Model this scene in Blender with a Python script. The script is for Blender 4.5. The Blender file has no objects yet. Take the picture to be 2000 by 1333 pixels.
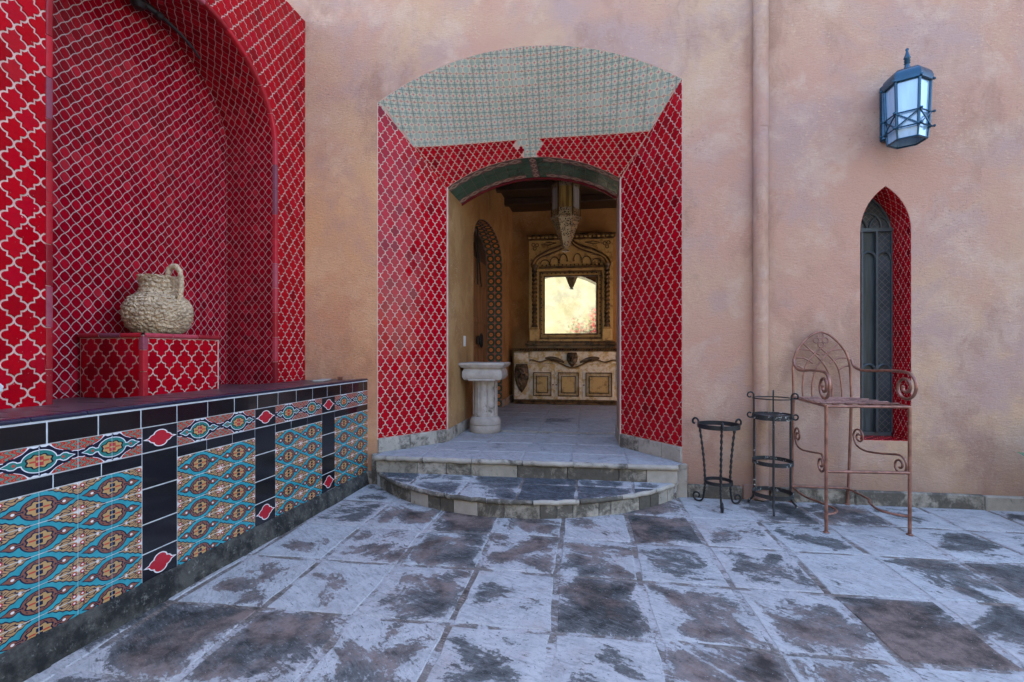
import bpy, math, random
from mathutils import Vector, Matrix, noise
random.seed(7)
SC = bpy.context.scene
COL = SC.collection
R = math.radians
V = Vector

# ---------------------------------------------------------------- camera
PSI = R(8.26)
cam_d = bpy.data.cameras.new('camera')
cam = bpy.data.objects.new('camera', cam_d)
COL.objects.link(cam)
cam.location = (0, -4.1, 1.2)
cam.rotation_euler = (R(90), 0, PSI)
cam_d.sensor_width = 36
cam_d.lens = 930 / 2000 * 36
cam_d.shift_y = 0.0098
cam_d.clip_start = 0.05
cam_d.clip_end = 2000
SC.camera = cam

# ---------------------------------------------------------------- world, sun, exposure
SUN_EL, SUN_AZ = 52, 12          # the sun stands behind the house: the court is in open shade
w = bpy.data.worlds.new('World')
SC.world = w
w.use_nodes = True
nt = w.node_tree
nt.nodes.clear()
sky = nt.nodes.new('ShaderNodeTexSky')
sky.sky_type = 'NISHITA'
sky.sun_disc = False
sky.sun_elevation = R(SUN_EL)
sky.sun_rotation = R(SUN_AZ)
sky.air_density = 1.0
sky.dust_density = 1.2
sky.ozone_density = 1.0
bg = nt.nodes.new('ShaderNodeBackground')
bg.inputs['Strength'].default_value = 0.14
out = nt.nodes.new('ShaderNodeOutputWorld')
nt.links.new(sky.outputs[0], bg.inputs[0])
nt.links.new(bg.outputs[0], out.inputs[0])
sd = bpy.data.lights.new('sun', 'SUN')
sd.energy = 3.0
sd.angle = R(0.53)
sd.color = (1.0, 0.93, 0.82)
sun = bpy.data.objects.new('sun', sd)
COL.objects.link(sun)
# direction towards the sun: behind the facade (+Y), a little to the right
sdir = V((math.sin(R(SUN_AZ)) * math.cos(R(SUN_EL)), math.cos(R(SUN_AZ)) * math.cos(R(SUN_EL)), math.sin(R(SUN_EL))))
sun.rotation_euler = sdir.to_track_quat('Z', 'Y').to_euler()
SC.view_settings.view_transform = 'Standard'
SC.view_settings.look = 'None'
SC.view_settings.exposure = 3.1
SC.view_settings.gamma = 1.0
SC.view_settings.use_curve_mapping = False
SC.cycles.use_denoising = True
SC.cycles.max_bounces = 8
SC.cycles.diffuse_bounces = 5
SC.cycles.glossy_bounces = 5
SC.cycles.sample_clamp_indirect = 6

# ---------------------------------------------------------------- shader helper
class Mt:
    def __init__(s, name, rough=0.6, metal=0.0, coat=0.0, spec=0.5):
        s.m = bpy.data.materials.new(name)
        s.m.use_nodes = True
        s.t = s.m.node_tree
        s.t.nodes.clear()
        s.out = s.t.nodes.new('ShaderNodeOutputMaterial')
        s.b = s.t.nodes.new('ShaderNodeBsdfPrincipled')
        s.t.links.new(s.b.outputs[0], s.out.inputs[0])
        s.b.inputs['Roughness'].default_value = rough
        s.b.inputs['Metallic'].default_value = metal
        s.b.inputs['Coat Weight'].default_value = coat
        s.b.inputs['Coat Roughness'].default_value = 0.06
        s.b.inputs['Specular IOR Level'].default_value = spec
    def n(s, typ, **kw):
        nd = s.t.nodes.new(typ)
        for k, v in kw.items():
            setattr(nd, k, v)
        return nd
    def put(s, sock, v):
        if isinstance(v, bpy.types.NodeSocket):
            s.t.links.new(v, sock)
        elif isinstance(v, (tuple, list)):
            sock.default_value = tuple(v) + (1,) if len(v) == 3 and sock.type == 'RGBA' else tuple(v)
        else:
            sock.default_value = v
    def math(s, op, *a, clamp=False):
        nd = s.n('ShaderNodeMath', operation=op, use_clamp=clamp)
        for i, v in enumerate(a):
            s.put(nd.inputs[i], v)
        return nd.outputs[0]
    def add(s, a, b): return s.math('ADD', a, b)
    def sub(s, a, b): return s.math('SUBTRACT', a, b)
    def mul(s, a, b): return s.math('MULTIPLY', a, b)
    def div(s, a, b): return s.math('DIVIDE', a, b)
    def mn(s, a, b): return s.math('MINIMUM', a, b)
    def mx(s, a, b): return s.math('MAXIMUM', a, b)
    def ab(s, a): return s.math('ABSOLUTE', a)
    def lt(s, a, b): return s.math('LESS_THAN', a, b)
    def gt(s, a, b): return s.math('GREATER_THAN', a, b)
    def mod(s, a, b): return s.math('FLOORED_MODULO', a, b)
    def hyp(s, x, y): return s.math('SQRT', s.add(s.mul(x, x), s.mul(y, y)))
    def ramp(s, v, lo, hi, a=0.0, b=1.0):
        nd = s.n('ShaderNodeMapRange', interpolation_type='SMOOTHSTEP')
        for i, q in enumerate((v, lo, hi, a, b)):
            s.put(nd.inputs[i], q)
        return nd.outputs[0]
    def mix(s, f, a, b, mode='MIX'):
        nd = s.n('ShaderNodeMix', data_type='RGBA', blend_type=mode)
        s.put(nd.inputs[0], f); s.put(nd.inputs[6], a); s.put(nd.inputs[7], b)
        return nd.outputs[2]
    def pos(s): return s.n('ShaderNodeNewGeometry').outputs['Position']
    def obj(s): return s.n('ShaderNodeTexCoord').outputs['Object']
    def uv(s): return s.n('ShaderNodeTexCoord').outputs['UV']
    def sep(s, v):
        nd = s.n('ShaderNodeSeparateXYZ'); s.put(nd.inputs[0], v); return nd.outputs
    def comb(s, x, y, z):
        nd = s.n('ShaderNodeCombineXYZ')
        for i, q in enumerate((x, y, z)): s.put(nd.inputs[i], q)
        return nd.outputs[0]
    def scale(s, v, k):
        nd = s.n('ShaderNodeVectorMath', operation='MULTIPLY'); s.put(nd.inputs[0], v); nd.inputs[1].default_value = k; return nd.outputs[0]
    def vadd(s, v, k):
        nd = s.n('ShaderNodeVectorMath', operation='ADD'); s.put(nd.inputs[0], v); s.put(nd.inputs[1], k); return nd.outputs[0]
    def noise(s, v, sc, det=4, rough=0.55, dist=0.0, col=False):
        nd = s.n('ShaderNodeTexNoise'); s.put(nd.inputs['Vector'], v)
        nd.inputs['Scale'].default_value = sc; nd.inputs['Detail'].default_value = det
        nd.inputs['Roughness'].default_value = rough; nd.inputs['Distortion'].default_value = dist
        return nd.outputs[1 if col else 0]
    def voro(s, v, sc, feat='F1', out=0, rnd=1.0):
        nd = s.n('ShaderNodeTexVoronoi', feature=feat); s.put(nd.inputs['Vector'], v)
        nd.inputs['Scale'].default_value = sc; nd.inputs['Randomness'].default_value = rnd
        return nd.outputs[out]
    def rnd(s): return s.n('ShaderNodeObjectInfo').outputs['Random']
    def isl(s): return s.n('ShaderNodeNewGeometry').outputs['Random Per Island']
    def cramp(s, f, stops, mode='LINEAR'):
        nd = s.n('ShaderNodeValToRGB'); s.put(nd.inputs[0], f)
        cr = nd.color_ramp; cr.interpolation = mode
        while len(cr.elements) < len(stops): cr.elements.new(0.5)
        for el, (p, c) in zip(cr.elements, stops):
            el.position = p; el.color = tuple(c) + (1,)
        return nd.outputs[0]
    def bump(s, h, st=0.3, dist=0.01):
        nd = s.n('ShaderNodeBump'); nd.inputs['Strength'].default_value = st; nd.inputs['Distance'].default_value = dist
        s.put(nd.inputs['Height'], h); s.t.links.new(nd.outputs[0], s.b.inputs['Normal'])
    def col(s, c): s.put(s.b.inputs['Base Color'], c)
    def rough(s, r): s.put(s.b.inputs['Roughness'], r)
    def xor(s, a, b): return s.ab(s.sub(a, b))

# ---------------------------------------------------------------- materials
def m_stucco(name, cols, sc=1.0, ochre=None):
    m = Mt(name, 0.9, spec=0.10)
    p = m.pos()
    wp_ = m.vadd(p, m.scale(m.noise(p, 1.3, 4, 0.6, col=True), (0.5, 0.5, 0.5)))
    a = m.ramp(m.noise(wp_, 0.55 * sc, 6, 0.62, 0.4), 0.40, 0.60)
    b = m.ramp(m.noise(m.vadd(wp_, (7, 3, 1)), 1.3 * sc, 8, 0.66, 0.3), 0.44, 0.62)
    c = m.ramp(m.noise(m.vadd(wp_, (2, 9, 4)), 2.4 * sc, 9, 0.70), 0.47, 0.66)
    d = m.ramp(m.noise(m.scale(m.vadd(wp_, (1, 4, 8)), (1.6, 1.6, 0.8)), 1.0 * sc, 8, 0.68), 0.50, 0.66)
    k = m.mix(a, cols[0], cols[1])
    k = m.mix(m.mul(b, 0.9), k, cols[2])
    k = m.mix(m.mul(c, 0.65), k, cols[3])
    k = m.mix(m.mul(d, 0.75), k, cols[4])
    if ochre:      # older ochre coat on the stretch between the red wall and the entrance
        o = m.ramp(m.add(m.sep(p)[0], m.mul(m.sub(m.noise(wp_, 0.9, 6, 0.65), 0.5), 1.8)), -1.9, 0.3, 0.85, 0.0)
        o = m.mul(o, m.ramp(m.add(m.sep(p)[2], m.mul(m.sub(m.noise(wp_, 1.1, 5), 0.5), 1.5)), 2.2, 3.6, 1.0, 0.25))
        k = m.mix(o, k, m.mix(1.0, k, ochre, 'MULTIPLY'))
    # trowel flecks: pale ochre scrapes in loose patches, small dark pits
    fn = m.noise(m.scale(p, (1, 1, 2.0)), 30, 8, 0.75)
    fl = m.mul(m.ramp(fn, 0.53, 0.62), m.ramp(m.noise(m.vadd(p, (4, 4, 4)), 1.5, 7, 0.65), 0.50, 0.60))
    k = m.mix(m.mul(fl, 0.6), k, (0.58, 0.41, 0.27))
    fl2 = m.mul(m.ramp(m.noise(m.vadd(m.scale(p, (1, 1, 1.6)), (3, 1, 2)), 38, 8, 0.75), 0.54, 0.62), m.ramp(m.noise(m.vadd(p, (9, 2, 6)), 1.2, 7, 0.65), 0.52, 0.62))
    k = m.mix(m.mul(fl2, 0.65), k, cols[5])
    pit = m.mul(m.ramp(m.noise(p, 85, 2, 0.5), 0.68, 0.73), m.ramp(m.noise(m.vadd(p, (8, 1, 6)), 2.2, 5), 0.54, 0.64))
    k = m.mix(m.mul(pit, 0.7), k, (0.08, 0.06, 0.05))
    wht = m.mul(m.ramp(m.noise(m.vadd(p, (5, 6, 7)), 95, 2, 0.5), 0.70, 0.74), m.ramp(m.noise(m.vadd(p, (2, 7, 3)), 2.0, 5), 0.54, 0.64))
    k = m.mix(m.mul(wht, 0.5), k, (0.66, 0.58, 0.5))
    # damp grime over the foot of the wall
    g = m.mul(m.ramp(m.add(m.sep(p)[2], m.mul(m.noise(p, 3.0, 7, 0.65), 0.8)), 0.45, 0.95, 1, 0), 0.5)
    k = m.mix(g, k, (0.24, 0.145, 0.11))
    h = m.add(m.mul(fn, 0.9), m.mul(m.noise(p, 140, 3, 0.6), 0.35))
    h = m.add(h, m.mul(m.noise(p, 5, 3), 0.8))
    m.col(k)
    m.bump(h, 0.8, 0.018)
    return m.m
STUCCO = m_stucco('stucco_terracotta', [(0.455, 0.255, 0.183), (0.485, 0.31, 0.20), (0.40, 0.26, 0.22), (0.52, 0.365, 0.275), (0.32, 0.18, 0.128), (0.21, 0.135, 0.115)], 1.0, (1.40, 1.12, 0.80))
STUCCO_IN = m_stucco('stucco_ochre', [(0.40, 0.225, 0.092), (0.34, 0.185, 0.075), (0.44, 0.265, 0.12), (0.30, 0.165, 0.075), (0.25, 0.125, 0.05), (0.18, 0.10, 0.05)], 1.4)
STUCCO_YEL = m_stucco('stucco_yellow', [(0.17, 0.157, 0.095), (0.195, 0.182, 0.115), (0.12, 0.118, 0.085), (0.20, 0.19, 0.14), (0.13, 0.118, 0.062), (0.095, 0.10, 0.09)])

def m_glaze(name, stops, rnd, rough=0.16):
    m = Mt(name, rough, coat=0.0, spec=0.13)
    r = m.isl() if rnd == 'island' else m.rnd()
    c = m.cramp(r, stops)
    p = m.pos()
    n = m.noise(p, 30, 4, 0.6)
    c = m.mix(m.ramp(n, 0.4, 0.8, 0.0, 0.35), c, (0.17, 0.002, 0.008))
    ch = m.mul(m.ramp(m.noise(p, 60, 3, 0.6), 0.69, 0.71), m.ramp(m.noise(m.vadd(p, (3, 3, 3)), 2.0, 3), 0.5, 0.65))
    c = m.mix(m.mul(ch, 0.6), c, (0.62, 0.42, 0.40))
    m.col(c)
    m.rough(m.ramp(m.noise(p, 9, 4), 0.35, 0.7, rough * 0.5, rough * 1.3))
    m.bump(m.noise(p, 38, 3), 0.12, 0.004)
    return m.m
REDS = [(0.0, (0.17, 0.001, 0.005)), (0.06, (0.26, 0.001, 0.006)), (0.25, (0.29, 0.001, 0.006)), (0.7, (0.37, 0.0013, 0.007)), (0.95, (0.35, 0.002, 0.012)), (1.0, (0.33, 0.010, 0.016))]
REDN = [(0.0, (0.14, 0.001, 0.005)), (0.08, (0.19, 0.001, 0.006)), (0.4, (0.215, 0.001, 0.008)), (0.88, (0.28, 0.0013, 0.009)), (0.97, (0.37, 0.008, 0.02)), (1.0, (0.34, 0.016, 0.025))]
RED_O = m_glaze('red_glaze_single', REDS, 'object')
RED_I = m_glaze('red_glaze_many', REDS, 'island')
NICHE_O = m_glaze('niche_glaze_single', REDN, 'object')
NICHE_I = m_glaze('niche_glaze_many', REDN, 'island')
TRIM_R = m_glaze('trim_glaze', [(0.0, (0.12, 0.01, 0.015)), (0.3, (0.30, 0.02, 0.025)), (0.6, (0.42, 0.02, 0.03)), (0.8, (0.34, 0.07, 0.09)), (1.0, (0.18, 0.05, 0.07))], 'object', 0.2)

def m_plain(name, c, rough=0.7, var=0.35, sc=14, bump=0.25, c2=None, metal=0.0, dist=0.006, coat=0.0):
    m = Mt(name, rough, metal, coat)
    p = m.pos()
    n = m.ramp(m.noise(p, sc, 6, 0.65), 0.3, 0.72)
    d = c2 or tuple(q * (1 - var) for q in c)
    k = m.mix(n, d, c)
    k = m.mix(m.ramp(m.noise(p, sc * 6, 3), 0.5, 0.8, 0, 0.35), k, tuple(q * 0.55 for q in c))
    m.col(k)
    m.bump(m.noise(p, sc * 5, 5, 0.6), bump, dist)
    return m.m
GROUT = m_plain('grout_pink', (0.62, 0.40, 0.33), 0.9, 0.22, 9)
GROUT_N = m_plain('grout_niche_shade', (0.52, 0.36, 0.33), 0.9, 0.25, 9)  # pink grout with the mauve light of the niche put into its colour
GROUT_W = m_plain('grout_grey', (0.60, 0.60, 0.60), 0.9, 0.25, 12)
GROUT_D = m_plain('grout_teal', (0.22, 0.17, 0.15), 0.9, 0.3, 12)
def m_mortar():
    m = Mt('mortar_base', 0.95, spec=0.2)
    p = m.pos()
    k = m.mix(m.ramp(m.noise(p, 7, 10, 0.75), 0.40, 0.62), (0.02, 0.02, 0.019), (0.085, 0.078, 0.066))
    k = m.mix(m.mul(m.ramp(m.noise(m.vadd(p, (3, 1, 2)), 26, 8, 0.8), 0.56, 0.64), 0.7), k, (0.20, 0.19, 0.165))
    k = m.mix(m.mul(m.ramp(m.noise(p, 110, 3), 0.72, 0.76), 0.6), k, (0.4, 0.4, 0.38))
    m.col(k); m.bump(m.noise(p, 40, 8, 0.75), 0.8, 0.02)
    return m.m
MORTAR = m_mortar()
BLACK_T = m_plain('black_glaze', (0.008, 0.008, 0.011), 0.10, 0.3, 20, 0.06, coat=0.3)
LEDGE_T = m_plain('ledge_glaze', (0.075, 0.055, 0.065), 0.32, 0.5, 9, 0.2, coat=0.05, c2=(0.04, 0.022, 0.027))
BLUE_T = m_plain('navy_trim_glaze', (0.012, 0.017, 0.04), 0.15, 0.3, 20, 0.06, coat=0.3)
GREEN_T = m_plain('green_glaze', (0.065, 0.15, 0.11), 0.25, 0.45, 8, 0.1, coat=0.2)
IRON = m_plain('black_iron', (0.022, 0.022, 0.024), 0.5, 0.4, 30, 0.3, metal=0.3, dist=0.003)
DKWOOD = m_plain('dark_wood', (0.05, 0.026, 0.014), 0.5, 0.5, 12, 0.3)
WHITE_P = m_plain('white_plastic', (0.6, 0.6, 0.57), 0.45, 0.1, 30, 0.02)

def m_iron_lime():
    m = Mt('iron_lime_stained', 0.6, 0.2)
    p = m.pos()
    k = m.mix(m.ramp(m.noise(p, 40, 5, 0.7), 0.56, 0.62), (0.018, 0.018, 0.018), (0.5, 0.5, 0.48))
    z = m.ramp(m.sep(p)[2], 0.0, 0.8, 1.0, 1.0)
    m.col(m.mix(m.ramp(m.noise(m.scale(p, (1, 1, .5)), 9, 3), 0.45, 0.55), (0.02, 0.02, 0.02), k))
    m.bump(m.noise(p, 90, 4), 0.5, 0.004)
    return m.m
IRON_L = m_iron_lime()
COPPER = m_plain('copper_paint', (0.33, 0.155, 0.11), 0.38, 0.35, 16, 0.3, metal=0.5, c2=(0.15, 0.065, 0.045), dist=0.004)
LAMPBLUE = m_plain('lamp_blue_black', (0.009, 0.060, 0.110), 0.26, 0.3, 20, 0.1, metal=0.3)

def m_floor(name, base, white0, brown, perst=0.15, wcol=((0.405, 0.405, 0.405), (0.42, 0.39, 0.385)), darkst=0.86, rim=0.13):
    """slate or brown stone under a worn coat of lime"""
    m = Mt(name, 0.75, spec=0.15)
    p = m.pos(); r = m.rnd()
    r2 = m.math('FRACT', m.mul(r, 17.31)); r3 = m.math('FRACT', m.mul(r, 61.7))
    sp = m.n('ShaderNodeVectorMath', operation='SCALE')
    m.put(sp.inputs[0], (3.1, 5.7, 2.3)); m.put(sp.inputs[3], r)
    q = m.vadd(p, sp.outputs[0])
    big = m.add(m.mul(m.noise(q, 2.8, 10, 0.64, 0.9), 0.25), m.mul(m.noise(p, 2.4, 10, 0.64, 1.1), 0.75))
    ed = m.n('ShaderNodeAttribute', attribute_name='rim').outputs['Fac']
    rot = m.n('ShaderNodeVectorRotate', rotation_type='Z_AXIS'); m.put(rot.inputs['Vector'], q)
    m.put(rot.inputs['Angle'], m.add(0.3, m.mul(r2, 0.6)))
    stroke = m.noise(m.scale(rot.outputs[0], (7.0, 30.0, 10)), 1.6, 8, 0.72, 0.3)
    fine = m.noise(q, 55, 6, 0.75)
    msk = m.add(m.add(big, m.mul(m.sub(stroke, 0.5), 0.26)), m.add(m.mul(m.sub(r, 0.5), perst), m.mul(m.sub(fine, 0.5), 0.18)))
    msk = m.sub(msk, m.mul(m.gt(r3, darkst), 0.11))
    msk = m.add(msk, m.mul(m.mul(ed, ed), rim))
    white = m.mul(m.ramp(msk, white0, white0 + 0.045), m.ramp(fine, 0.30, 0.50, 0.72, 1.0))
    veil = m.ramp(msk, white0 - 0.10, white0 + 0.02, 0.0, 0.22)
    dk = m.mix(m.ramp(m.noise(q, 13, 8, 0.72), 0.35, 0.68), tuple(c * 1.3 for c in base), tuple(c * 0.4 for c in base))
    sc2 = m.ramp(m.noise(m.scale(rot.outputs[0], (10, 46, 10)), 2.0, 8, 0.75), 0.50, 0.62)
    dk = m.mix(m.mul(sc2, 0.65), dk, tuple(min(1, c * 2.8 + 0.03) for c in base))
    bmask = m.ramp(m.add(m.noise(m.vadd(p, (5, 5, 5)), 1.1, 8, 0.62), m.mul(m.sub(r2, 0.5), 0.14)), brown, brown + 0.08)
    bcol = m.mix(m.ramp(m.noise(q, 7, 10, 0.74), 0.36, 0.64), (0.04, 0.034, 0.031), (0.195, 0.14, 0.122))
    dk = m.mix(bmask, dk, bcol)
    wc = m.mix(r3, wcol[0], wcol[1])
    wc = m.mix(m.ramp(m.noise(q, 9, 10, 0.74), 0.40, 0.66, 0, 0.8), wc, tuple(c * 0.74 for c in wcol[0]))
    wc = m.mix(m.ramp(m.noise(m.vadd(q, (4, 1, 3)), 3.5, 8, 0.65), 0.52, 0.70, 0, 0.5), wc, (0.34, 0.285, 0.27))
    wc = m.mix(m.ramp(stroke, 0.50, 0.62, 0, 0.5), wc, tuple(c * 0.5 for c in wcol[0]))
    fleck = m.ramp(m.noise(m.scale(rot.outputs[0], (16, 62, 20)), 1.0, 6, 0.7), 0.60, 0.66)
    fleck = m.mul(fleck, m.ramp(m.noise(m.vadd(q, (7, 7, 1)), 4.0, 5), 0.42, 0.58))
    wc = m.mix(m.mul(fleck, 0.85), wc, (0.075, 0.072, 0.07))
    k = m.mix(m.mx(white, veil), dk, wc)
    spk = m.ramp(m.noise(q, 130, 2), 0.69, 0.74)
    k = m.mix(m.mul(spk, 0.6), k, (0.52, 0.52, 0.52))
    pit = m.ramp(m.noise(m.vadd(q, (2, 2, 2)), 70, 4), 0.64, 0.70)
    k = m.mix(m.mul(pit, 0.7), k, (0.05, 0.05, 0.05))
    m.col(k)
    h = m.add(m.mul(stroke, 1.1), m.mul(fine, 0.5))
    h = m.add(h, m.mul(white, 0.35))
    m.bump(h, 0.7, 0.012)
    m.rough(m.ramp(white, 0, 1, 0.6, 0.9))
    return m.m
FLOOR = m_floor('flagstone_limewashed', (0.044, 0.045, 0.044), 0.500, 0.47)
SLATE = m_floor('tread_slate', (0.055, 0.06, 0.068), 0.525, 0.8, 0.10)
FLOOR_IN = m_floor('flagstone_inner', (0.14, 0.145, 0.155), 0.37, 0.9, 0.08, ((0.37, 0.37, 0.375), (0.38, 0.36, 0.355)), 0.97)
JOINT = m_floor('joint_mortar', (0.12, 0.095, 0.08), 0.485, 0.70, 0.0)

def m_stone(name, c, grime, sc=1.0):
    m = Mt(name, 0.9, spec=0.2)
    p = m.pos(); r = m.rnd()
    n = m.noise(m.vadd(p, (1, 2, 3)), 6 * sc, 7, 0.65)
    k = m.mix(m.ramp(n, 0.3, 0.75), tuple(q * 0.68 for q in c), c)
    g = m.mul(m.ramp(m.add(m.noise(p, 5.5 * sc, 10, 0.74, 0.3), m.mul(m.sub(r, 0.5), 0.22)), grime, grime + 0.16), 0.9)
    k = m.mix(g, k, m.mix(m.noise(p, 40, 4), (0.026, 0.023, 0.020), (0.115, 0.098, 0.078)))
    m.col(k)
    m.bump(m.add(m.noise(p, 30, 6, 0.7), m.mul(n, 0.6)), 0.5, 0.01)
    return m.m
STONE = m_stone('pale_stone', (0.42, 0.37, 0.31), 0.465)
STONE_D = m_stone('mossy_stone', (0.36, 0.315, 0.255), 0.385)
STONE_P = m_stone('pillar_stone', (0.46, 0.40, 0.35), 0.62, 1.3)
def m_clay():
    m = Mt('raw_clay', 0.92, spec=0.2)
    p = m.pos()
    k = m.mix(m.ramp(m.noise(p, 12, 6, 0.65), 0.3, 0.7), (0.38, 0.265, 0.165), (0.58, 0.42, 0.265))
    m.col(k)
    e = m.voro(m.vadd(p, m.scale(m.noise(p, 18, 3, col=True), (0.02, 0.02, 0.02))), 38, 'DISTANCE_TO_EDGE')
    m.bump(m.add(m.ramp(e, 0.0, 0.22), m.mul(m.noise(p, 90, 4), 0.2)), 0.6, 0.012)
    return m.m
CLAY = m_clay()

# ---- printed tiles
def petal(m, x, y, rx, ry, tx, ty):
    """ogee medallion: an ellipse with a pointed tip on either side; < 1 inside"""
    e = m.hyp(m.div(x, rx), m.div(y, ry))
    ax = m.ab(x)
    t = m.add(m.div(ax, tx), m.div(m.ab(y), ty * 0.62))
    sp = m.hyp(m.div(m.sub(ax, tx * 0.68), tx * 0.17), m.div(y, ty))
    return m.mn(m.mn(e, t), sp)
def ogee(m, x0, y0):
    """ogee lattice: below 0 round the cells at odd x and half y, above 0 round the cells at whole y and even x"""
    px = m.mul(x0, math.pi)
    return m.sub(m.add(m.math('COSINE', px), m.math('COSINE', m.mul(y0, 2 * math.pi))), m.mul(m.math('COSINE', m.mul(px, 3.0)), 0.08))
def spade(m, ax, ay, d, ex=0.44, ey=0.365):
    """medallion with a round body, a waist and a pointed leaf on either side, grown by d; 1 inside"""
    f = m.hyp(m.div(ax, ex + d), m.div(ay, ey + d * 0.9))
    f = m.mn(f, m.hyp(m.div(m.sub(ax, 0.635), 0.125 + d), m.div(ay, 0.115 + d)))
    tip = m.add(m.div(m.mx(m.sub(ax, 0.60), 0.0), 0.29 + d * 1.6), m.div(ay, 0.125 + d))
    f = m.mn(f, m.mx(tip, m.mul(m.lt(ax, 0.60), 9.0)))
    nk = m.mx(m.div(ay, 0.055 + d), m.div(m.ab(m.sub(ax, 0.5)), 0.12))
    return m.lt(m.mn(f, nk), 1.0)
def m_field():
    m = Mt('printed_tile_field', 0.2, coat=0.15)
    u = m.sep(m.uv()); x0, y0 = u[0], u[1]
    x = m.sub(m.mod(x0, 2.0), 1.0); y = m.sub(m.mod(y0, 1.0), 0.5)
    phi = ogee(m, x0, y0)
    phi = m.add(phi, m.mul(m.math('SINE', m.mul(m.ab(x), 19.0)), 0.07))
    NAVY = (0.010, 0.013, 0.035)
    k = m.mix(m.ramp(m.noise(m.pos(), 20, 4), 0.3, 0.7), (0.022, 0.21, 0.245), (0.036, 0.26, 0.295))
    sx, sy = m.ab(x), m.ab(y)
    k = m.mix(spade(m, sx, sy, 0.03), k, NAVY)
    k = m.mix(spade(m, sx, sy, -0.008), k, (0.19, 0.07, 0.045))
    tick = m.math('COSINE', m.mul(m.math('ARCTAN2', y, x), 10.0))
    rr = m.hyp(m.div(x, 0.41), m.div(y, 0.34))
    k = m.mix(m.mul(m.lt(m.ab(m.sub(rr, 0.93)), 0.035), m.gt(tick, 0.55)), k, NAVY)
    ang = m.math('ARCTAN2', y, m.mul(x, 0.8))
    fr = m.hyp(m.div(x, 0.34), m.div(y, 0.265))
    fr = m.add(fr, m.mul(m.math('COSINE', m.mul(ang, 8.0)), 0.09))
    k = m.mix(m.lt(fr, 1.0), k, NAVY)
    k = m.mix(m.lt(fr, 0.84), k, (0.40, 0.235, 0.09))
    k = m.mix(m.mul(m.lt(m.ab(y), 0.028), m.lt(m.ab(m.sub(m.ab(x), 0.16)), 0.085)), k, (0.40, 0.05, 0.03))
    k = m.mix(m.mul(m.lt(m.ab(m.sub(m.ab(y), 0.09)), 0.065), m.lt(m.ab(x), 0.07)), k, NAVY)
    k = m.mix(m.lt(m.hyp(m.sub(m.ab(x), 0.62), m.mul(y, 1.1)), 0.045), k, (0.7, 0.62, 0.58))
    k = m.mix(m.mul(m.lt(m.ab(y), 0.018), m.lt(m.ab(m.sub(m.ab(x), 0.47)), 0.10)), k, NAVY)
    # leafy medallion on the half drop
    bx = m.sub(m.mod(m.add(x0, 1.0), 2.0), 1.0); by = m.sub(m.mod(m.add(y0, 0.5), 1.0), 0.5)
    lx, ly = m.ab(bx), m.ab(by)
    sc_ = m.add(1.0, m.mul(m.math('SINE', m.mul(lx, 34.0)), 0.045))
    leaf = lambda d: m.mn(m.hyp(m.div(lx, 0.33 + d), m.div(ly, 0.315 + d)), m.add(m.div(lx, 0.74 + d * 2), m.div(ly, 0.37 + d * 1.4)))
    g0 = leaf(0.0); g = m.sub(1.42, g0)
    k = m.mix(m.lt(leaf(0.035), sc_), k, NAVY)
    k = m.mix(m.lt(g0, sc_), k, (0.36, 0.205, 0.09))
    ax, ay = m.ab(bx), m.ab(by)
    ins = m.lt(g0, 0.90)
    wv = m.math('SINE', m.add(m.mul(ax, 27.0), m.mul(m.math('SINE', m.mul(ay, 21.0)), 2.4)))
    wv2 = m.math('SINE', m.add(m.mul(ay, 38.0), m.mul(m.math('SINE', m.mul(ax, 13.0)), 1.8)))
    ctr = m.gt(m.add(ax, m.mul(ay, 1.4)), 0.24)
    k = m.mix(m.mul(m.mul(m.mx(m.gt(wv, 0.84), m.gt(wv2, 0.88)), ins), ctr), k, NAVY)
    dots = m.hyp(m.sub(ax, 0.10), m.mul(m.sub(ay, 0.10), 1.1))
    k = m.mix(m.lt(dots, 0.07), k, (0.34, 0.02, 0.03))
    k = m.mix(m.lt(dots, 0.033), k, (0.7, 0.66, 0.64))
    k = m.mix(m.lt(m.mn(m.add(m.mul(ax, 0.30), ay), m.add(ax, m.mul(ay, 0.35))), 0.035), k, (0.64, 0.55, 0.5))
    k = m.mix(m.mul(m.lt(m.hyp(m.sub(ax, 0.55), by), 0.04), ins), k, (0.66, 0.55, 0.5))
    m.col(k)
    return m.m
PRINT_F = m_field()
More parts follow.
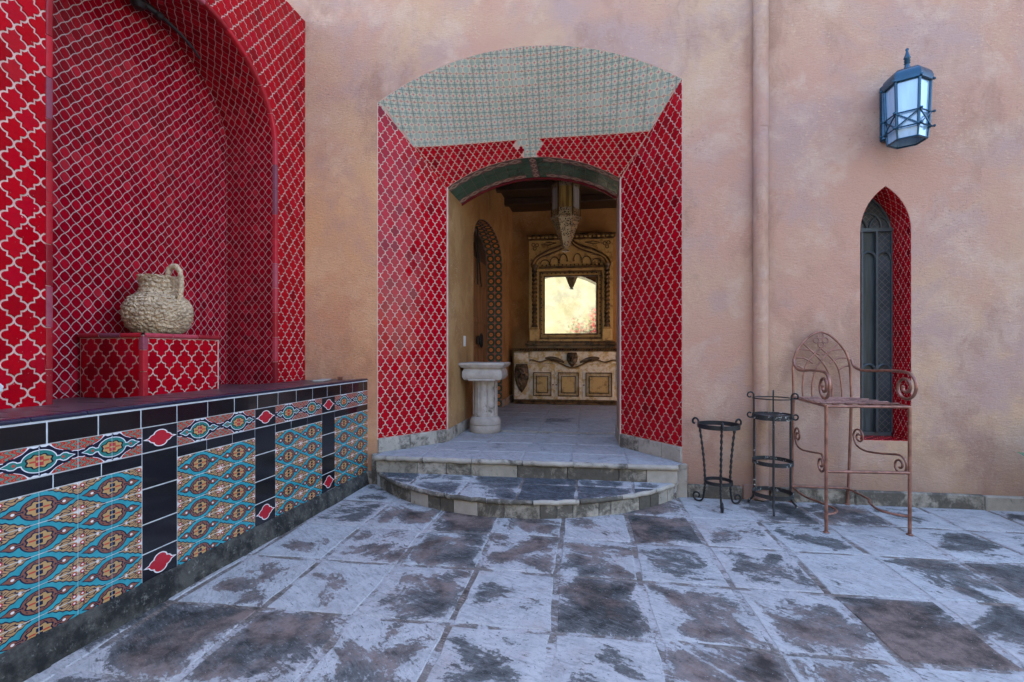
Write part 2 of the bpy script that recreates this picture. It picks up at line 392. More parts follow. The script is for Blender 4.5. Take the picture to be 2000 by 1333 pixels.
def m_border():
    m = Mt('printed_tile_border', 0.2, coat=0.15)
    u = m.sep(m.uv()); x0, y0 = u[0], u[1]
    x = m.sub(m.mod(x0, 2.0), 1.0); y = m.sub(y0, 0.5)
    NAVY = (0.008, 0.010, 0.026)
    phi = m.add(ogee(m, x0, m.mul(m.sub(y0, 0.5), 0.92)), 0.0)
    phi = m.sub(m.add(m.math('COSINE', m.mul(x0, math.pi)), m.math('COSINE', m.mul(y0, 2 * math.pi))), m.mul(m.math('COSINE', m.mul(x0, 3 * math.pi)), 0.10))
    phi = m.add(phi, m.mul(m.math('SINE', m.mul(m.ab(x), 19.0)), 0.08))
    WH = (0.62, 0.60, 0.60)
    k = m.mix(m.gt(phi, 0.10), NAVY, WH)
    k = m.mix(m.gt(phi, 0.22), k, (0.32, 0.018, 0.022))
    bx = m.ab(m.sub(m.mod(m.add(x0, 1.0), 2.0), 1.0)); by = m.sub(0.5, m.ab(y))
    sw = m.math('SINE', m.add(m.mul(bx, 24.0), m.mul(m.math('SINE', m.mul(by, 30.0)), 2.2)))
    ins = m.gt(phi, 0.30)
    k = m.mix(m.mul(m.gt(sw, 0.62), ins), k, (0.06, 0.20, 0.155))
    k = m.mix(m.mul(m.lt(m.ab(m.add(sw, 0.5)), 0.14), ins), k, (0.42, 0.24, 0.10))
    sx, sy = m.ab(x), m.ab(y)
    k = m.mix(spade(m, sx, sy, 0.115, 0.42, 0.35), k, NAVY)
    k = m.mix(spade(m, sx, sy, 0.03, 0.42, 0.35), k, WH)
    k = m.mix(spade(m, sx, sy, 0.0, 0.42, 0.35), k, (0.022, 0.15, 0.13))
    fr = m.hyp(m.div(x, 0.33), m.div(y, 0.23))
    an = m.math('ARCTAN2', y, m.mul(x, 0.8))
    fr = m.add(fr, m.mul(m.math('COSINE', m.mul(an, 8.0)), 0.09))
    k = m.mix(m.lt(fr, 1.03), k, NAVY)
    k = m.mix(m.lt(fr, 0.86), k, (0.40, 0.235, 0.09))
    k = m.mix(m.mul(m.lt(m.ab(y), 0.03), m.lt(m.ab(m.sub(m.ab(x), 0.15)), 0.08)), k, (0.4, 0.05, 0.03))
    k = m.mix(m.mul(m.lt(m.ab(m.sub(m.ab(y), 0.09)), 0.06), m.lt(m.ab(x), 0.085)), k, (0.36, 0.03, 0.03))
    k = m.mix(m.lt(m.hyp(m.sub(m.ab(x), 0.60), y), 0.045), k, (0.36, 0.06, 0.04))
    m.col(k)
    return m.m
PRINT_B = m_border()
def m_quatre():
    m = Mt('printed_tile_quatrefoil', 0.15, coat=0.3)
    u = m.sep(m.uv()); x = m.sub(u[0], 0.5); y = m.sub(u[1], 0.5)
    ax, ay = m.ab(x), m.ab(y)
    f = m.hyp(m.div(x, 0.18), m.div(m.sub(ay, 0.15), 0.18))
    f = m.mn(f, m.hyp(m.div(m.sub(ax, 0.17), 0.15), m.div(y, 0.16)))
    f = m.mn(f, m.add(m.div(ax, 0.42), m.div(ay, 0.16)))
    f = m.mn(f, m.hyp(m.div(x, 0.2), m.div(y, 0.2)))
    k = m.mix(m.lt(f, 1.18), (0.008, 0.008, 0.012), (0.66, 0.60, 0.58))
    k = m.mix(m.lt(f, 0.98), k, (0.36, 0.012, 0.022))
    m.col(k)
    return m.m
PRINT_Q = m_quatre()
def m_mosaic():
    m = Mt('printed_tile_circles', 0.3, coat=0.15)
    u = m.sep(m.uv())
    x = m.sub(m.mod(u[0], 1.0), 0.5); y = m.sub(m.mod(u[1], 1.0), 0.5)
    r = m.hyp(x, y)
    base = m.mix(m.rnd(), (0.285, 0.345, 0.28), (0.325, 0.375, 0.325))
    k = m.mix(m.lt(m.ab(m.sub(r, 0.47)), 0.032), base, (0.60, 0.50, 0.32))
    cx = m.sub(0.5, m.ab(x)); cy = m.sub(0.5, m.ab(y))
    star = m.add(m.math('SQRT', m.mx(cx, 0.0)), m.math('SQRT', m.mx(cy, 0.0)))
    k = m.mix(m.mul(m.gt(r, 0.50), m.lt(m.add(cx, cy), 0.30)), k, (0.46, 0.36, 0.32))
    k = m.mix(m.lt(star, 0.50), k, (0.42, 0.12, 0.11))
    ln = m.mn(m.ab(x), m.ab(y))
    dk = m.mul(m.lt(ln, 0.045), m.ramp(m.noise(m.pos(), 3.0, 2), 0.36, 0.50))
    k = m.mix(m.mul(dk, 0.7), k, (0.05, 0.075, 0.08))
    m.col(k)
    return m.m
MOSAIC = m_mosaic()
def m_arch_border():
    m = Mt('printed_tile_arch_border', 0.3)
    u = m.sep(m.uv()); x = m.sub(m.mod(u[0], 1.0), 0.5); y = m.sub(u[1], 0.5)
    d = m.add(m.div(m.ab(x), 0.5), m.div(m.ab(y), 0.42))
    k = m.mix(m.lt(m.ab(m.sub(d, 0.95)), 0.11), (0.20, 0.035, 0.035), (0.60, 0.54, 0.44))
    k = m.mix(m.lt(m.ab(m.sub(d, 0.62)), 0.10), k, (0.58, 0.50, 0.40))
    k = m.mix(m.lt(d, 0.36), k, (0.16, 0.04, 0.02))
    k = m.mix(m.mul(m.gt(d, 1.1), m.gt(m.math('SINE', m.mul(x, 40.0)), 0.2)), k, (0.03, 0.07, 0.06))
    m.col(k)
    return m.m
ARCH_B = m_arch_border()
def m_door_tile():
    m = Mt('printed_tile_green_orange', 0.25, coat=0.2)
    u = m.sep(m.uv())
    x = m.sub(m.mod(u[0], 1.0), 0.5); y = m.sub(m.mod(u[1], 1.0), 0.5)
    k = m.mix(m.rnd(), (0.05, 0.085, 0.055), (0.075, 0.11, 0.08))
    r = m.hyp(x, y)
    k = m.mix(m.lt(r, 0.34), k, (0.03, 0.015, 0.01))
    k = m.mix(m.lt(r, 0.27), k, (0.62, 0.22, 0.07))
    k = m.mix(m.lt(m.hyp(m.sub(m.ab(x), 0.08), y), 0.035), k, (0.05, 0.01, 0.01))
    cx = m.sub(0.5, m.ab(x)); cy = m.sub(0.5, m.ab(y))
    k = m.mix(m.lt(m.mn(m.add(cx, m.mul(cy, 0.3)), m.add(cy, m.mul(cx, 0.3))), 0.10), k, (0.55, 0.15, 0.09))
    m.col(k)
    return m.m
DOOR_T = m_door_tile()

def m_gilt(name, c, dark, amt, rough=0.45, metal=0.35):
    m = Mt(name, rough, metal)
    p = m.pos()
    n = m.noise(p, 9, 7, 0.7)
    k = m.mix(m.ramp(n, amt, amt + 0.16), c, dark)
    k = m.mix(m.ramp(m.noise(p, 60, 4), 0.5, 0.75, 0, 0.5), k, tuple(q * 0.6 for q in c))
    m.col(k)
    m.bump(m.noise(p, 45, 5), 0.3, 0.006)
    return m.m
GILT = m_gilt('worn_gilt', (0.50, 0.345, 0.135), (0.24, 0.145, 0.055), 0.50, 0.45, 0.2)
GILT_D = m_gilt('dark_gilt', (0.13, 0.075, 0.03), (0.03, 0.018, 0.010), 0.44, 0.32, 0.2)
PEEL = m_gilt('peeling_cream_paint', (0.72, 0.67, 0.55), (0.50, 0.36, 0.14), 0.44, 0.65, 0.0)
BRONZE = m_gilt('carved_bronze', (0.12, 0.08, 0.045), (0.03, 0.02, 0.012), 0.46, 0.28, 0.25)
def m_pierced():
    m = Mt('pierced_brass', 0.35, 0.35)
    p = m.pos()
    v = m.voro(p, 42, 'F1')
    k = m.mix(m.lt(v, 0.36), m.mix(m.noise(p, 30, 4), (0.46, 0.37, 0.24), (0.24, 0.18, 0.11)), (0.015, 0.012, 0.01))
    m.col(k); m.bump(v, 0.6, 0.01)
    return m.m
PIERCED = m_pierced()
BRASS_D = m_gilt('dark_brass', (0.16, 0.12, 0.07), (0.05, 0.04, 0.03), 0.5, 0.4, 0.8)
def m_glassy(name, c, rough, spec=0.8, streak=None):
    m = Mt(name, rough, spec=spec, coat=0.6 if spec > 0.5 else 0.0)
    p = m.pos()
    k = m.mix(m.ramp(m.noise(m.scale(p, (8, 8, 0.7)), 3, 4), 0.35, 0.7), c, streak or tuple(q * 0.75 for q in c))
    m.col(k); m.bump(m.noise(p, 20, 3), 0.08, 0.005)
    return m.m
LAMP_GLASS = m_glassy('lamp_glass_sky_tint', (0.27, 0.44, 0.62), 0.14)  # blue of the reflected sky put into the pane colour
AMBER_GLASS = m_glassy('amber_glass', (0.55, 0.38, 0.12), 0.18, streak=(0.20, 0.13, 0.05))
GREY_GLASS = m_glassy('grey_glass', (0.42, 0.44, 0.48), 0.2)
def m_leaded():
    m = Mt('leaded_window_glass', 0.3, spec=0.3)
    u = m.sep(m.uv())
    a = m.ab(m.sub(m.mod(m.add(u[0], u[1]), 1.0), 0.5)); b = m.ab(m.sub(m.mod(m.sub(u[0], u[1]), 1.0), 0.5))
    ln = m.lt(m.mn(a, b), 0.05)
    k = m.mix(m.ramp(m.noise(m.pos(), 5, 4), 0.3, 0.7), (0.02, 0.028, 0.034), (0.06, 0.075, 0.085))
    m.col(m.mix(ln, k, (0.13, 0.12, 0.11)))
    m.bump(m.add(m.mul(ln, 0.5), m.noise(m.pos(), 25, 3)), 0.25, 0.006)
    return m.m
LEADED = m_leaded()
PANE = m_glassy('dark_window_glass', (0.02, 0.03, 0.036), 0.25, spec=0.25, streak=(0.05, 0.07, 0.08))
WIN_FR = m_plain('window_green_black', (0.06, 0.08, 0.09), 0.45, 0.35, 25, 0.2)
mm = Mt('mirror_silver', 0.03, 1.0); mm.col((0.86, 0.86, 0.80)); MIRROR = mm.m
def m_wood():
    m = Mt('door_wood', 0.5)
    p = m.pos()
    n = m.noise(m.scale(p, (14, 14, 0.9)), 2.2, 6, 0.65, 0.6)
    m.col(m.mix(m.ramp(n, 0.3, 0.7), (0.10, 0.045, 0.018), (0.32, 0.155, 0.06)))
    m.bump(n, 0.4, 0.008)
    return m.m
WOOD = m_wood()
def m_leaf(name, a, b):
    m = Mt(name, 0.45)
    m.col(m.mix(m.isl(), a, b))
    return m.m
LEAF = m_leaf('leaf_green', (0.03, 0.06, 0.022), (0.09, 0.13, 0.05))
PETAL = m_leaf('flower_red', (0.42, 0.015, 0.03), (0.5, 0.06, 0.06))
BARK = m_plain('bark', (0.10, 0.07, 0.05), 0.9, 0.5, 20, 0.5)
TERRA = m_plain('terracotta', (0.36, 0.15, 0.08), 0.8, 0.4, 12, 0.3)
# ---------------------------------------------------------------- mesh and object helpers
WM = {}
class MB:
    def __init__(s): s.v = []; s.f = []; s.uv = []; s.has_uv = False
    def quadstrip(s, rows, closed=False):
        """rows: list of equal-length point rows"""
        b = len(s.v); n = len(rows[0])
        for r in rows: s.v += [V(p) for p in r]
        for i in range(len(rows) - 1):
            for j in range(n if closed else n - 1):
                k = (j + 1) % n
                s.face([b + i * n + j, b + i * n + k, b + (i + 1) * n + k, b + (i + 1) * n + j])
        return s
    def face(s, idx, uv=None):
        s.f.append(idx); s.uv.append(uv)
        if uv: s.has_uv = True
    def poly(s, pts, uv=None):
        b = len(s.v); s.v += [V(p) for p in pts]; s.face(list(range(b, b + len(pts))), uv); return s
    def box(s, x0, x1, y0, y1, z0, z1, M=None, bev=0.0):
        if bev <= 0:
            P = [(x0, y0, z0), (x1, y0, z0), (x1, y1, z0), (x0, y1, z0), (x0, y0, z1), (x1, y0, z1), (x1, y1, z1), (x0, y1, z1)]
            F = [(0, 3, 2, 1), (4, 5, 6, 7), (0, 1, 5, 4), (1, 2, 6, 5), (2, 3, 7, 6), (3, 0, 4, 7)]
        else:
            bv = min(bev, (x1 - x0) * .45, (y1 - y0) * .45, (z1 - z0) * .45)
            P = []; ix = {}
            for sx in (0, 1):
                for sy in (0, 1):
                    for sz in (0, 1):
                        c = ((x1 if sx else x0), (y1 if sy else y0), (z1 if sz else z0))
                        d = (-bv if sx else bv, -bv if sy else bv, -bv if sz else bv)
                        for a in range(3):
                            q = [c[i] + (0 if i == a else d[i]) for i in range(3)]
                            ix[(sx, sy, sz, a)] = len(P); P.append(q)
            F = []
            for a in range(3):
                for sd in (0, 1):
                    o = [i for i in range(3) if i != a]
                    L = []
                    for (p, q) in ((0, 0), (1, 0), (1, 1), (0, 1)):
                        k = [0, 0, 0]; k[a] = sd; k[o[0]] = p; k[o[1]] = q
                        L.append(ix[(k[0], k[1], k[2], a)])
                    if (sd == 1) == (a == 1): L.reverse()
                    F.append(L)
            for a in range(3):
                o = [i for i in range(3) if i != a]
                for p in (0, 1):
                    for q in (0, 1):
                        k0 = [0, 0, 0]; k0[o[0]] = p; k0[o[1]] = q; k1 = list(k0); k1[a] = 1
                        L = [ix[(*k0, o[0])], ix[(*k1, o[0])], ix[(*k1, o[1])], ix[(*k0, o[1])]]
                        if (p == q) == (a == 1): L.reverse()
                        F.append(L)
            for sx in (0, 1):
                for sy in (0, 1):
                    for sz in (0, 1):
                        L = [ix[(sx, sy, sz, a)] for a in range(3)]
                        if (sx + sy + sz) % 2 == 0: L.reverse()
                        F.append(L)
        b = len(s.v)
        s.v += [(M @ V(p)) if M else V(p) for p in P]
        for f in F: s.face([b + i for i in f])
        return s
    def tube(s, pts, r, n=8, closed=False, sq=False):
        pts = [V(p) for p in pts]; N = len(pts)
        rr = r if isinstance(r, (list, tuple)) else [r] * N
        T = []
        for i in range(N):
            a = pts[(i - 1) % N] if (closed or i > 0) else pts[i]
            c = pts[(i + 1) % N] if (closed or i < N - 1) else pts[i]
            T.append((c - a).normalized())
        up = V((0, 0, 1)) if abs(T[0].z) < 0.9 else V((1, 0, 0))
        u = T[0].cross(up).normalized()
        rows = []
        for i in range(N):
            u = (u - T[i] * u.dot(T[i])).normalized(); w = T[i].cross(u)
            rows.append([pts[i] + (u * math.cos(2 * math.pi * j / n) + w * math.sin(2 * math.pi * j / n)) * rr[i] for j in range(n)])
        if closed: rows.append(rows[0])
        b = len(s.v)
        s.quadstrip(rows, True)
        if not closed:
            s.face([b + j for j in range(n)]); s.face([b + (N - 1) * n + j for j in reversed(range(n))])
        return s
    def lathe(s, prof, n=24, c=(0, 0, 0), fn=None, cap=True):
        rows = []
        for (r, z) in prof:
            rows.append([V(c) + V((r * math.cos(2 * math.pi * j / n), r * math.sin(2 * math.pi * j / n), z)) for j in range(n)])
        if fn: rows = [[fn(p, i, j) for j, p in enumerate(row)] for i, row in enumerate(rows)]
        b = len(s.v)
        s.quadstrip(rows, True)
        if cap:
            s.face([b + j for j in reversed(range(n))]); s.face([b + (len(prof) - 1) * n + j for j in range(n)])
        return s
    def extrude(s, pts, d):
        """prism: closed outline pts pushed along d"""
        d = V(d); n = len(pts); b = len(s.v)
        s.v += [V(p) for p in pts] + [V(p) + d for p in pts]
        s.face(list(range(b, b + n))); s.face([b + n + i for i in reversed(range(n))])
        for i in range(n):
            j = (i + 1) % n
            s.face([b + j, b + i, b + n + i, b + n + j])
        return s
    def mesh(s, name, mat, smooth=False):
        me = bpy.data.meshes.new(name)
        me.from_pydata([tuple(p) for p in s.v], [], s.f)
        if s.has_uv:
            ul = me.uv_layers.new(name='UVMap')
            for pi, p in enumerate(me.polygons):
                u = s.uv[pi]
                for k, li in enumerate(p.loop_indices):
                    ul.data[li].uv = u[k] if u else (0, 0)
        if mat: me.materials.append(mat)
        me.update()
        if smooth:
            for p in me.polygons: p.use_smooth = True
            me.set_sharp_from_angle(angle=R(55))
        return me
    def build(s, name, mat, parent=None, smooth=False, center=True):
        M = Matrix.Identity(4)
        if center and s.v:
            xs = [p.x for p in s.v]; ys = [p.y for p in s.v]; zs = [p.z for p in s.v]
            c = V(((min(xs) + max(xs)) / 2, (min(ys) + max(ys)) / 2, min(zs)))
            s.v = [p - c for p in s.v]
            M = Matrix.Translation(c)
        return place(name, s.mesh(name, mat, smooth), M, parent)
def autosmooth(o, ang=40):
    o.data.shade_smooth() if hasattr(o.data, 'shade_smooth') else None
    try: o.data.set_sharp_from_angle(angle=R(ang))
    except Exception: pass
    return o
def place(name, me, M, parent=None):
    o = bpy.data.objects.new(name, me)
    COL.objects.link(o)
    WM[o] = M
    if parent is not None:
        o.parent = parent
        o.matrix_basis = WM[parent].inverted() @ M
    else:
        o.matrix_basis = M
    return o
def tag(o, label, cat=None, group=None, kind=None):
    if label: o['label'] = label
    if cat: o['category'] = cat
    if group: o['group'] = group
    if kind: o['kind'] = kind
    return o
def thing(name, loc, label, cat, group=None):
    return tag(place(name, None, Matrix.Translation(V(loc))), label, cat, group)
def basis(o, ex, ey, ez):
    return Matrix(((ex.x, ey.x, ez.x, o.x), (ex.y, ey.y, ez.y, o.y), (ex.z, ey.z, ez.z, o.z), (0, 0, 0, 1)))
def seg_arch(x, h, z0, r):
    Rr = (h * h + r * r) / (2 * r)
    return z0 + r - Rr + math.sqrt(max(Rr * Rr - x * x, 0))
def screen(p):
    d = V(p) - cam.location
    dep = -math.sin(PSI) * d.x + math.cos(PSI) * d.y; r = math.cos(PSI) * d.x + math.sin(PSI) * d.y
    return dep, r
def in_view(p):
    dep, r = screen(p)
    if dep < 0.2: return False
    return abs(r / dep) < 1.09 and -0.72 < (p[2] - 1.2) / dep < 0.76
def fill(outline, holes=()):
    """triangulated flat sheet from 2D loops"""
    import mathutils.geometry as G
    loops = [[V((a, b, 0)) for a, b in outline]] + [[V((a, b, 0)) for a, b in h] for h in holes]
    tri = G.tessellate_polygon(loops)
    pts = [p for l in loops for p in l]
    return [(p.x, p.y) for p in pts], [tuple(t) for t in tri]

# ---------------------------------------------------------------- arabesque tiles
def inset(poly, g):
    n = len(poly); outp = []
    area = sum(poly[i][0] * poly[(i + 1) % n][1] - poly[(i + 1) % n][0] * poly[i][1] for i in range(n))
    sg = 1 if area > 0 else -1
    for i in range(n):
        a, b, c = V(poly[i - 1]), V(poly[i]), V(poly[(i + 1) % n])
        e1 = (b - a); e2 = (c - b)
        if e1.length < 1e-7 or e2.length < 1e-7: outp.append(tuple(b)); continue
        n1 = V((-e1.y, e1.x)).normalized() * sg; n2 = V((-e2.y, e2.x)).normalized() * sg
        m = n1 + n2
        if m.length < 1e-4: m = n1
        m.normalize()
        k = g / max(0.45, m.dot(n1))
        outp.append((b.x + m.x * k, b.y + m.y * k))
    return outp
def arabesque(W, H, g, seg=2):
    a, b = W / 2, H / 2
    q = []
    for i in range(seg + 1):
        t = math.pi / 2 * i / seg
        q.append((0.48 * a + 0.52 * a * math.cos(t), 0.36 * b * math.sin(t)))
    q += [(a - x, b - y) for x, y in reversed(q)]
    q = q[:-1]                                             # without N
    out_ = []
    ne = q
    nw = [(-x, y) for x, y in reversed(q[1:])]
    top = [(0.0, b)]
    pts = ne + top + nw + [(-a, 0.0)]
    sw = [(-x, -y) for x, y in q[1:]]
    se = [(x, -y) for x, y in reversed(q[1:])]
    pts += sw + [(0.0, -b)] + se
    p = inset(pts, g)
    res = []
    for (x0, y0), (x, y) in zip(pts, p):
        if abs(x0) < 1e-6: y = math.copysign(0.84 * b, y0); x = 0.0
        res.append((x, y))
    return res
def niche_shapes(W, H, g):
    q = [(.5, 0), (.405, .135), (.29, .29), (.135, .405)]
    big = q + [(0, .5)] + [(-x, y) for x, y in reversed(q[1:])] + [(-.5, 0)] + [(-x, -y) for x, y in q[1:]] + [(0, -.5)] + [(x, -y) for x, y in reversed(q[1:])]
    r = [(.5, 0), (.365, .095), (.21, .21), (.095, .365)]
    sm = r + [(0, .5)] + [(-x, y) for x, y in reversed(r[1:])] + [(-.5, 0)] + [(-x, -y) for x, y in r[1:]] + [(0, -.5)] + [(x, -y) for x, y in reversed(r[1:])]
    f = lambda P: [(x * W, y * H) for x, y in P]
    return inset(f(big), g), inset(f(sm), g)
def clip(poly, hp):
    """hp: (a,b,c) keep a*x+b*y<=c"""
    a, b, c = hp; res = []
    n = len(poly)
    for i in range(n):
        p, q = poly[i], poly[(i + 1) % n]
        dp, dq = a * p[0] + b * p[1] - c, a * q[0] + b * q[1] - c
        if dp <= 0: res.append(p)
        if (dp < 0 < dq) or (dq < 0 < dp):
            t = dp / (dp - dq); res.append((p[0] + (q[0] - p[0]) * t, p[1] + (q[1] - p[1]) * t))
    return res
def parea(p):
    return abs(sum(p[i][0] * p[(i + 1) % len(p)][1] - p[(i + 1) % len(p)][0] * p[i][1] for i in range(len(p)))) / 2 if len(p) > 2 else 0

class TileSet:
    """collects the tiles of one thing; the 300 that show largest become objects, the rest one mesh"""
    def __init__(s, name, mat_o, mat_i, shared=None, h=0.004):
        s.items = []; s.name = name; s.mo = mat_o; s.mi = mat_i; s.h = h; s.proto = {}
    def add(s, panel, fmap, c, poly, key=None, shrink=0.06):
        """fmap(u,v)->(pos, normal); poly local to centre c"""
        p0, nrm = fmap(*c)
        ar = parea(poly)
        if ar < 6e-5: return
        d = p0 - cam.location
        vis = ar * max(0.02, -d.normalized().dot(nrm)) / d.length_squared
        if d.normalized().dot(nrm) > 0 or not in_view(p0): vis *= 1e-4
        s.items.append((vis, panel, fmap, c, poly, key, nrm, shrink))
    def ring(s, it, tilt):
        vis, panel, fmap, c, poly, key, nrm, shrink = it
        cx = sum(p[0] for p in poly) / len(poly); cy = sum(p[1] for p in poly) / len(poly)
        low, top = [], []
        for (x, y) in poly:
            P, N = fmap(c[0] + x, c[1] + y)
            low.append(P)
            xx, yy = cx + (x - cx) * (1 - shrink), cy + (y - cy) * (1 - shrink)
            P, N = fmap(c[0] + xx, c[1] + yy)
            top.append(P + N * (s.h + tilt[0] * (xx - cx) + tilt[1] * (yy - cy)))
        return low, top
    def emit(s, limit, stuff_parent, stuff_name):
        s.items.sort(key=lambda t: -t[0])
        for k, it in enumerate(s.items[:limit]):
            vis, panel, fmap, c, poly, key, nrm, shrink = it
            tilt = (random.gauss(0, .018), random.gauss(0, .018))
            if key is not None:
                if key not in s.proto:
                    low, top = s.ring(it, (0, 0)); mb = MB(); n = len(low)
                    P, N = fmap(*c); ex = (fmap(c[0] + .001, c[1])[0] - P).normalized(); ey = N.cross(ex)
                    B = basis(P, ex, ey, N); Bi = B.inverted()
                    mb.v = [Bi @ q for q in low + top]
                    for i in range(n): mb.face([i, (i + 1) % n, n + (i + 1) % n, n + i])
                    mb.face(list(range(n, 2 * n)))
                    s.proto[key] = mb.mesh(s.name, s.mo)
                P, N = fmap(*c); ex = (fmap(c[0] + .001, c[1])[0] - P).normalized(); ey = N.cross(ex)
                M = basis(P, ex, ey, N) @ Matrix.Rotation(tilt[0], 4, 'X') @ Matrix.Rotation(tilt[1], 4, 'Y')
                place(s.name, s.proto[key], M, panel)
            else:
                low, top = s.ring(it, tilt); mb = MB(); n = len(low)
                mb.v = low + top
                for i in range(n): mb.face([i, (i + 1) % n, n + (i + 1) % n, n + i])
                mb.face(list(range(n, 2 * n)))
                mb.build(s.name, s.mo, panel)
        rest = s.items[limit:]
        if rest:
            mb = MB()
            for it in rest:
                low, top = s.ring(it, (random.gauss(0, .018), random.gauss(0, .018))); b = len(mb.v); n = len(low)
                mb.v += low + top
                for i in range(n): mb.face([b + i, b + (i + 1) % n, b + n + (i + 1) % n, b + n + i])
                mb.face(list(range(b + n, b + 2 * n)))
            o = mb.build(stuff_name, s.mi, stuff_parent)
            o['kind'] = 'stuff'
def lattice(ts, panel, fmap, W, H, poly, u0, u1, v0, v1, clips=lambda u, v: [], key=None, ou=0.0, ov=0.0, poly2=None, skip=None):
    """quincunx lattice over u0..u1 x v0..v1, trimmed by the four sides and by clips"""
    base = [(1, 0, u1), (-1, 0, -u0), (0, 1, v1), (0, -1, -v0)]
    for par in (0, 1):
        P = poly2 if (par and poly2) else poly
        i = math.floor((u0 - ou) / W) - 1
        while (ou + (i + .5 * par) * W) < u1 + W / 2:
            j = math.floor((v0 - ov) / H) - 1
            while (ov + (j + .5 * par) * H) < v1 + H / 2:
                cu, cv = ou + (i + .5 * par) * W, ov + (j + .5 * par) * H
                j += 1
                if skip and skip(cu, cv): continue
                q = P; cut = False
                for hp in base + clips(cu, cv):
                    a, b, c = hp
                    cc = c - a * cu - b * cv
                    mxv = max(a * x + b * y for x, y in q)
                    if mxv > cc:
                        cut = True; q = clip(q, (a, b, cc))
                        if len(q) < 3: break
                if len(q) < 3: continue
                ts.add(panel, fmap, (cu, cv), q, None if (cut or key is None) else (key, par))
            i += 1
def flat(o, ex, ey, nn):
    o, ex, ey, nn = V(o), V(ex), V(ey), V(nn)
    return lambda u, v: (o + ex * u + ey * v, nn)

# rectangular tile with bevelled front edge, front on +Z, optional uv rectangle
_rt = {}
def rect_mesh(name, w_, h_, th, bev, mat, uv=None):
    key = (name, round(w_, 4), round(h_, 4), th, bev, mat.name, uv)
    if key in _rt: return _rt[key]
    mb = MB(); x, y = w_ / 2, h_ / 2
    mb.v = [V(p) for p in ((-x, -y, 0), (x, -y, 0), (x, y, 0), (-x, y, 0), (-x + bev, -y + bev, th), (x - bev, -y + bev, th), (x - bev, y - bev, th), (-x + bev, y - bev, th))]
    u = uv or (0, 0, 1, 1)
    uvq = [(u[0], u[1]), (u[2], u[1]), (u[2], u[3]), (u[0], u[3])]
    for i in range(4):
        j = (i + 1) % 4
        mb.face([i, j, 4 + j, 4 + i], [uvq[i], uvq[j], uvq[j], uvq[i]])
    mb.face([4, 5, 6, 7], uvq)
    _rt[key] = mb.mesh(name, mat)
    return _rt[key]
def rect_tile(name, parent, c, ex, ey, nn, w_, h_, mat, th=0.006, bev=0.0018, uv=None, jit=0.006, g=0.0025):
    me = rect_mesh(name, w_ - 2 * g, h_ - 2 * g, th, bev, mat, uv)
    M = basis(V(c), V(ex), V(ey), V(nn)) @ Matrix.Rotation(random.gauss(0, jit), 4, 'X') @ Matrix.Rotation(random.gauss(0, jit), 4, 'Y')
    return place(name, me, M, parent)
# ================================================================ GROUND
mb = MB(); mb.poly([(-400, -400, -0.05), (400, -400, -0.05), (400, 400, -0.05), (-400, 400, -0.05)])
tag(mb.build('ground', MORTAR), None, None, None, 'structure')
def stone_slab(poly, z, th, mat, name, parent, n=6, amp=0.003, bev=0.012, gap=0.009):
    """a hand-cut slab: uneven edge, gently uneven top"""
    p = inset(poly, gap)
    # subdivide edges
    q = []
    for i in range(len(p)):
        a, b = V(p[i]), V(p[(i + 1) % len(p)])
        L = (b - a).length; k = max(1, int(L / 0.09))
        for j in range(k):
            c = a.lerp(b, j / k)
            d = noise.noise(V((c.x * 9, c.y * 9, z * 7 + 3))) * 0.011
            nn = V((-(b - a).y, (b - a).x)).normalized()
            q.append((c.x + nn.x * d, c.y + nn.y * d))
    cx = sum(a for a, b in q) / len(q); cy = sum(b for a, b in q) / len(q)
    h = lambda x, y: z + noise.noise(V((x * 4, y * 4, 1.7))) * amp
    rows = [[(x, y, z - th) for x, y in q], [(x, y, z - bev * .6) for x, y in q]]
    for s_ in (0.965, 0.6, 0.25):
        rows.append([(cx + (x - cx) * s_, cy + (y - cy) * s_, h(cx + (x - cx) * s_, cy + (y - cy) * s_)) for x, y in q])
    m_ = MB(); m_.quadstrip(rows, True)
    b = len(m_.v); m_.v.append(V((cx, cy, h(cx, cy)))); n_ = len(q); o_ = n_ * 4
    for j in range(n_): m_.face([o_ + j, o_ + (j + 1) % n_, b])
    o = m_.build(name, mat, parent)
    at_ = o.data.attributes.new('rim', 'FLOAT', 'POINT')
    at_.data.foreach_set('value', [1.0] * (2 * n_) + [.9] * n_ + [.38] * n_ + [.1] * n_ + [0.0])
    return autosmooth(o, 35)
rj = random.Random(3)
def grid_slabs(xs, ys, z, mat, parent, name, jit=0.012, clipper=None, **kw):
    pt = {}
    for i in range(len(xs)):
        for j in range(len(ys)):
            pt[i, j] = (xs[i] + rj.uniform(-jit, jit), ys[j] + rj.uniform(-jit, jit))
    for i in range(len(xs) - 1):
        for j in range(len(ys) - 1):
            p = [pt[i, j], pt[i + 1, j], pt[i + 1, j + 1], pt[i, j + 1]]
            if clipper: p = clipper(p)
            if len(p) > 2 and parea(p) > 0.004: stone_slab(p, z, 0.03, mat, name, parent, **kw)
bed = MB(); bed.poly([(-4, -9.6, -0.004), (7, -9.6, -0.004), (7, 0.3, -0.004), (-4, 0.3, -0.004)])
pav = tag(bed.build('pavement', JOINT), 'courtyard paving of limewashed square flagstones', None, None, 'structure')
grid_slabs([-2.38 + .45 * k for k in range(15)], [-9.27 + .515 * k for k in range(11, 19)] + [0.02], 0.0, FLOOR, pav, 'flagstone', jit=0.018, gap=0.012)

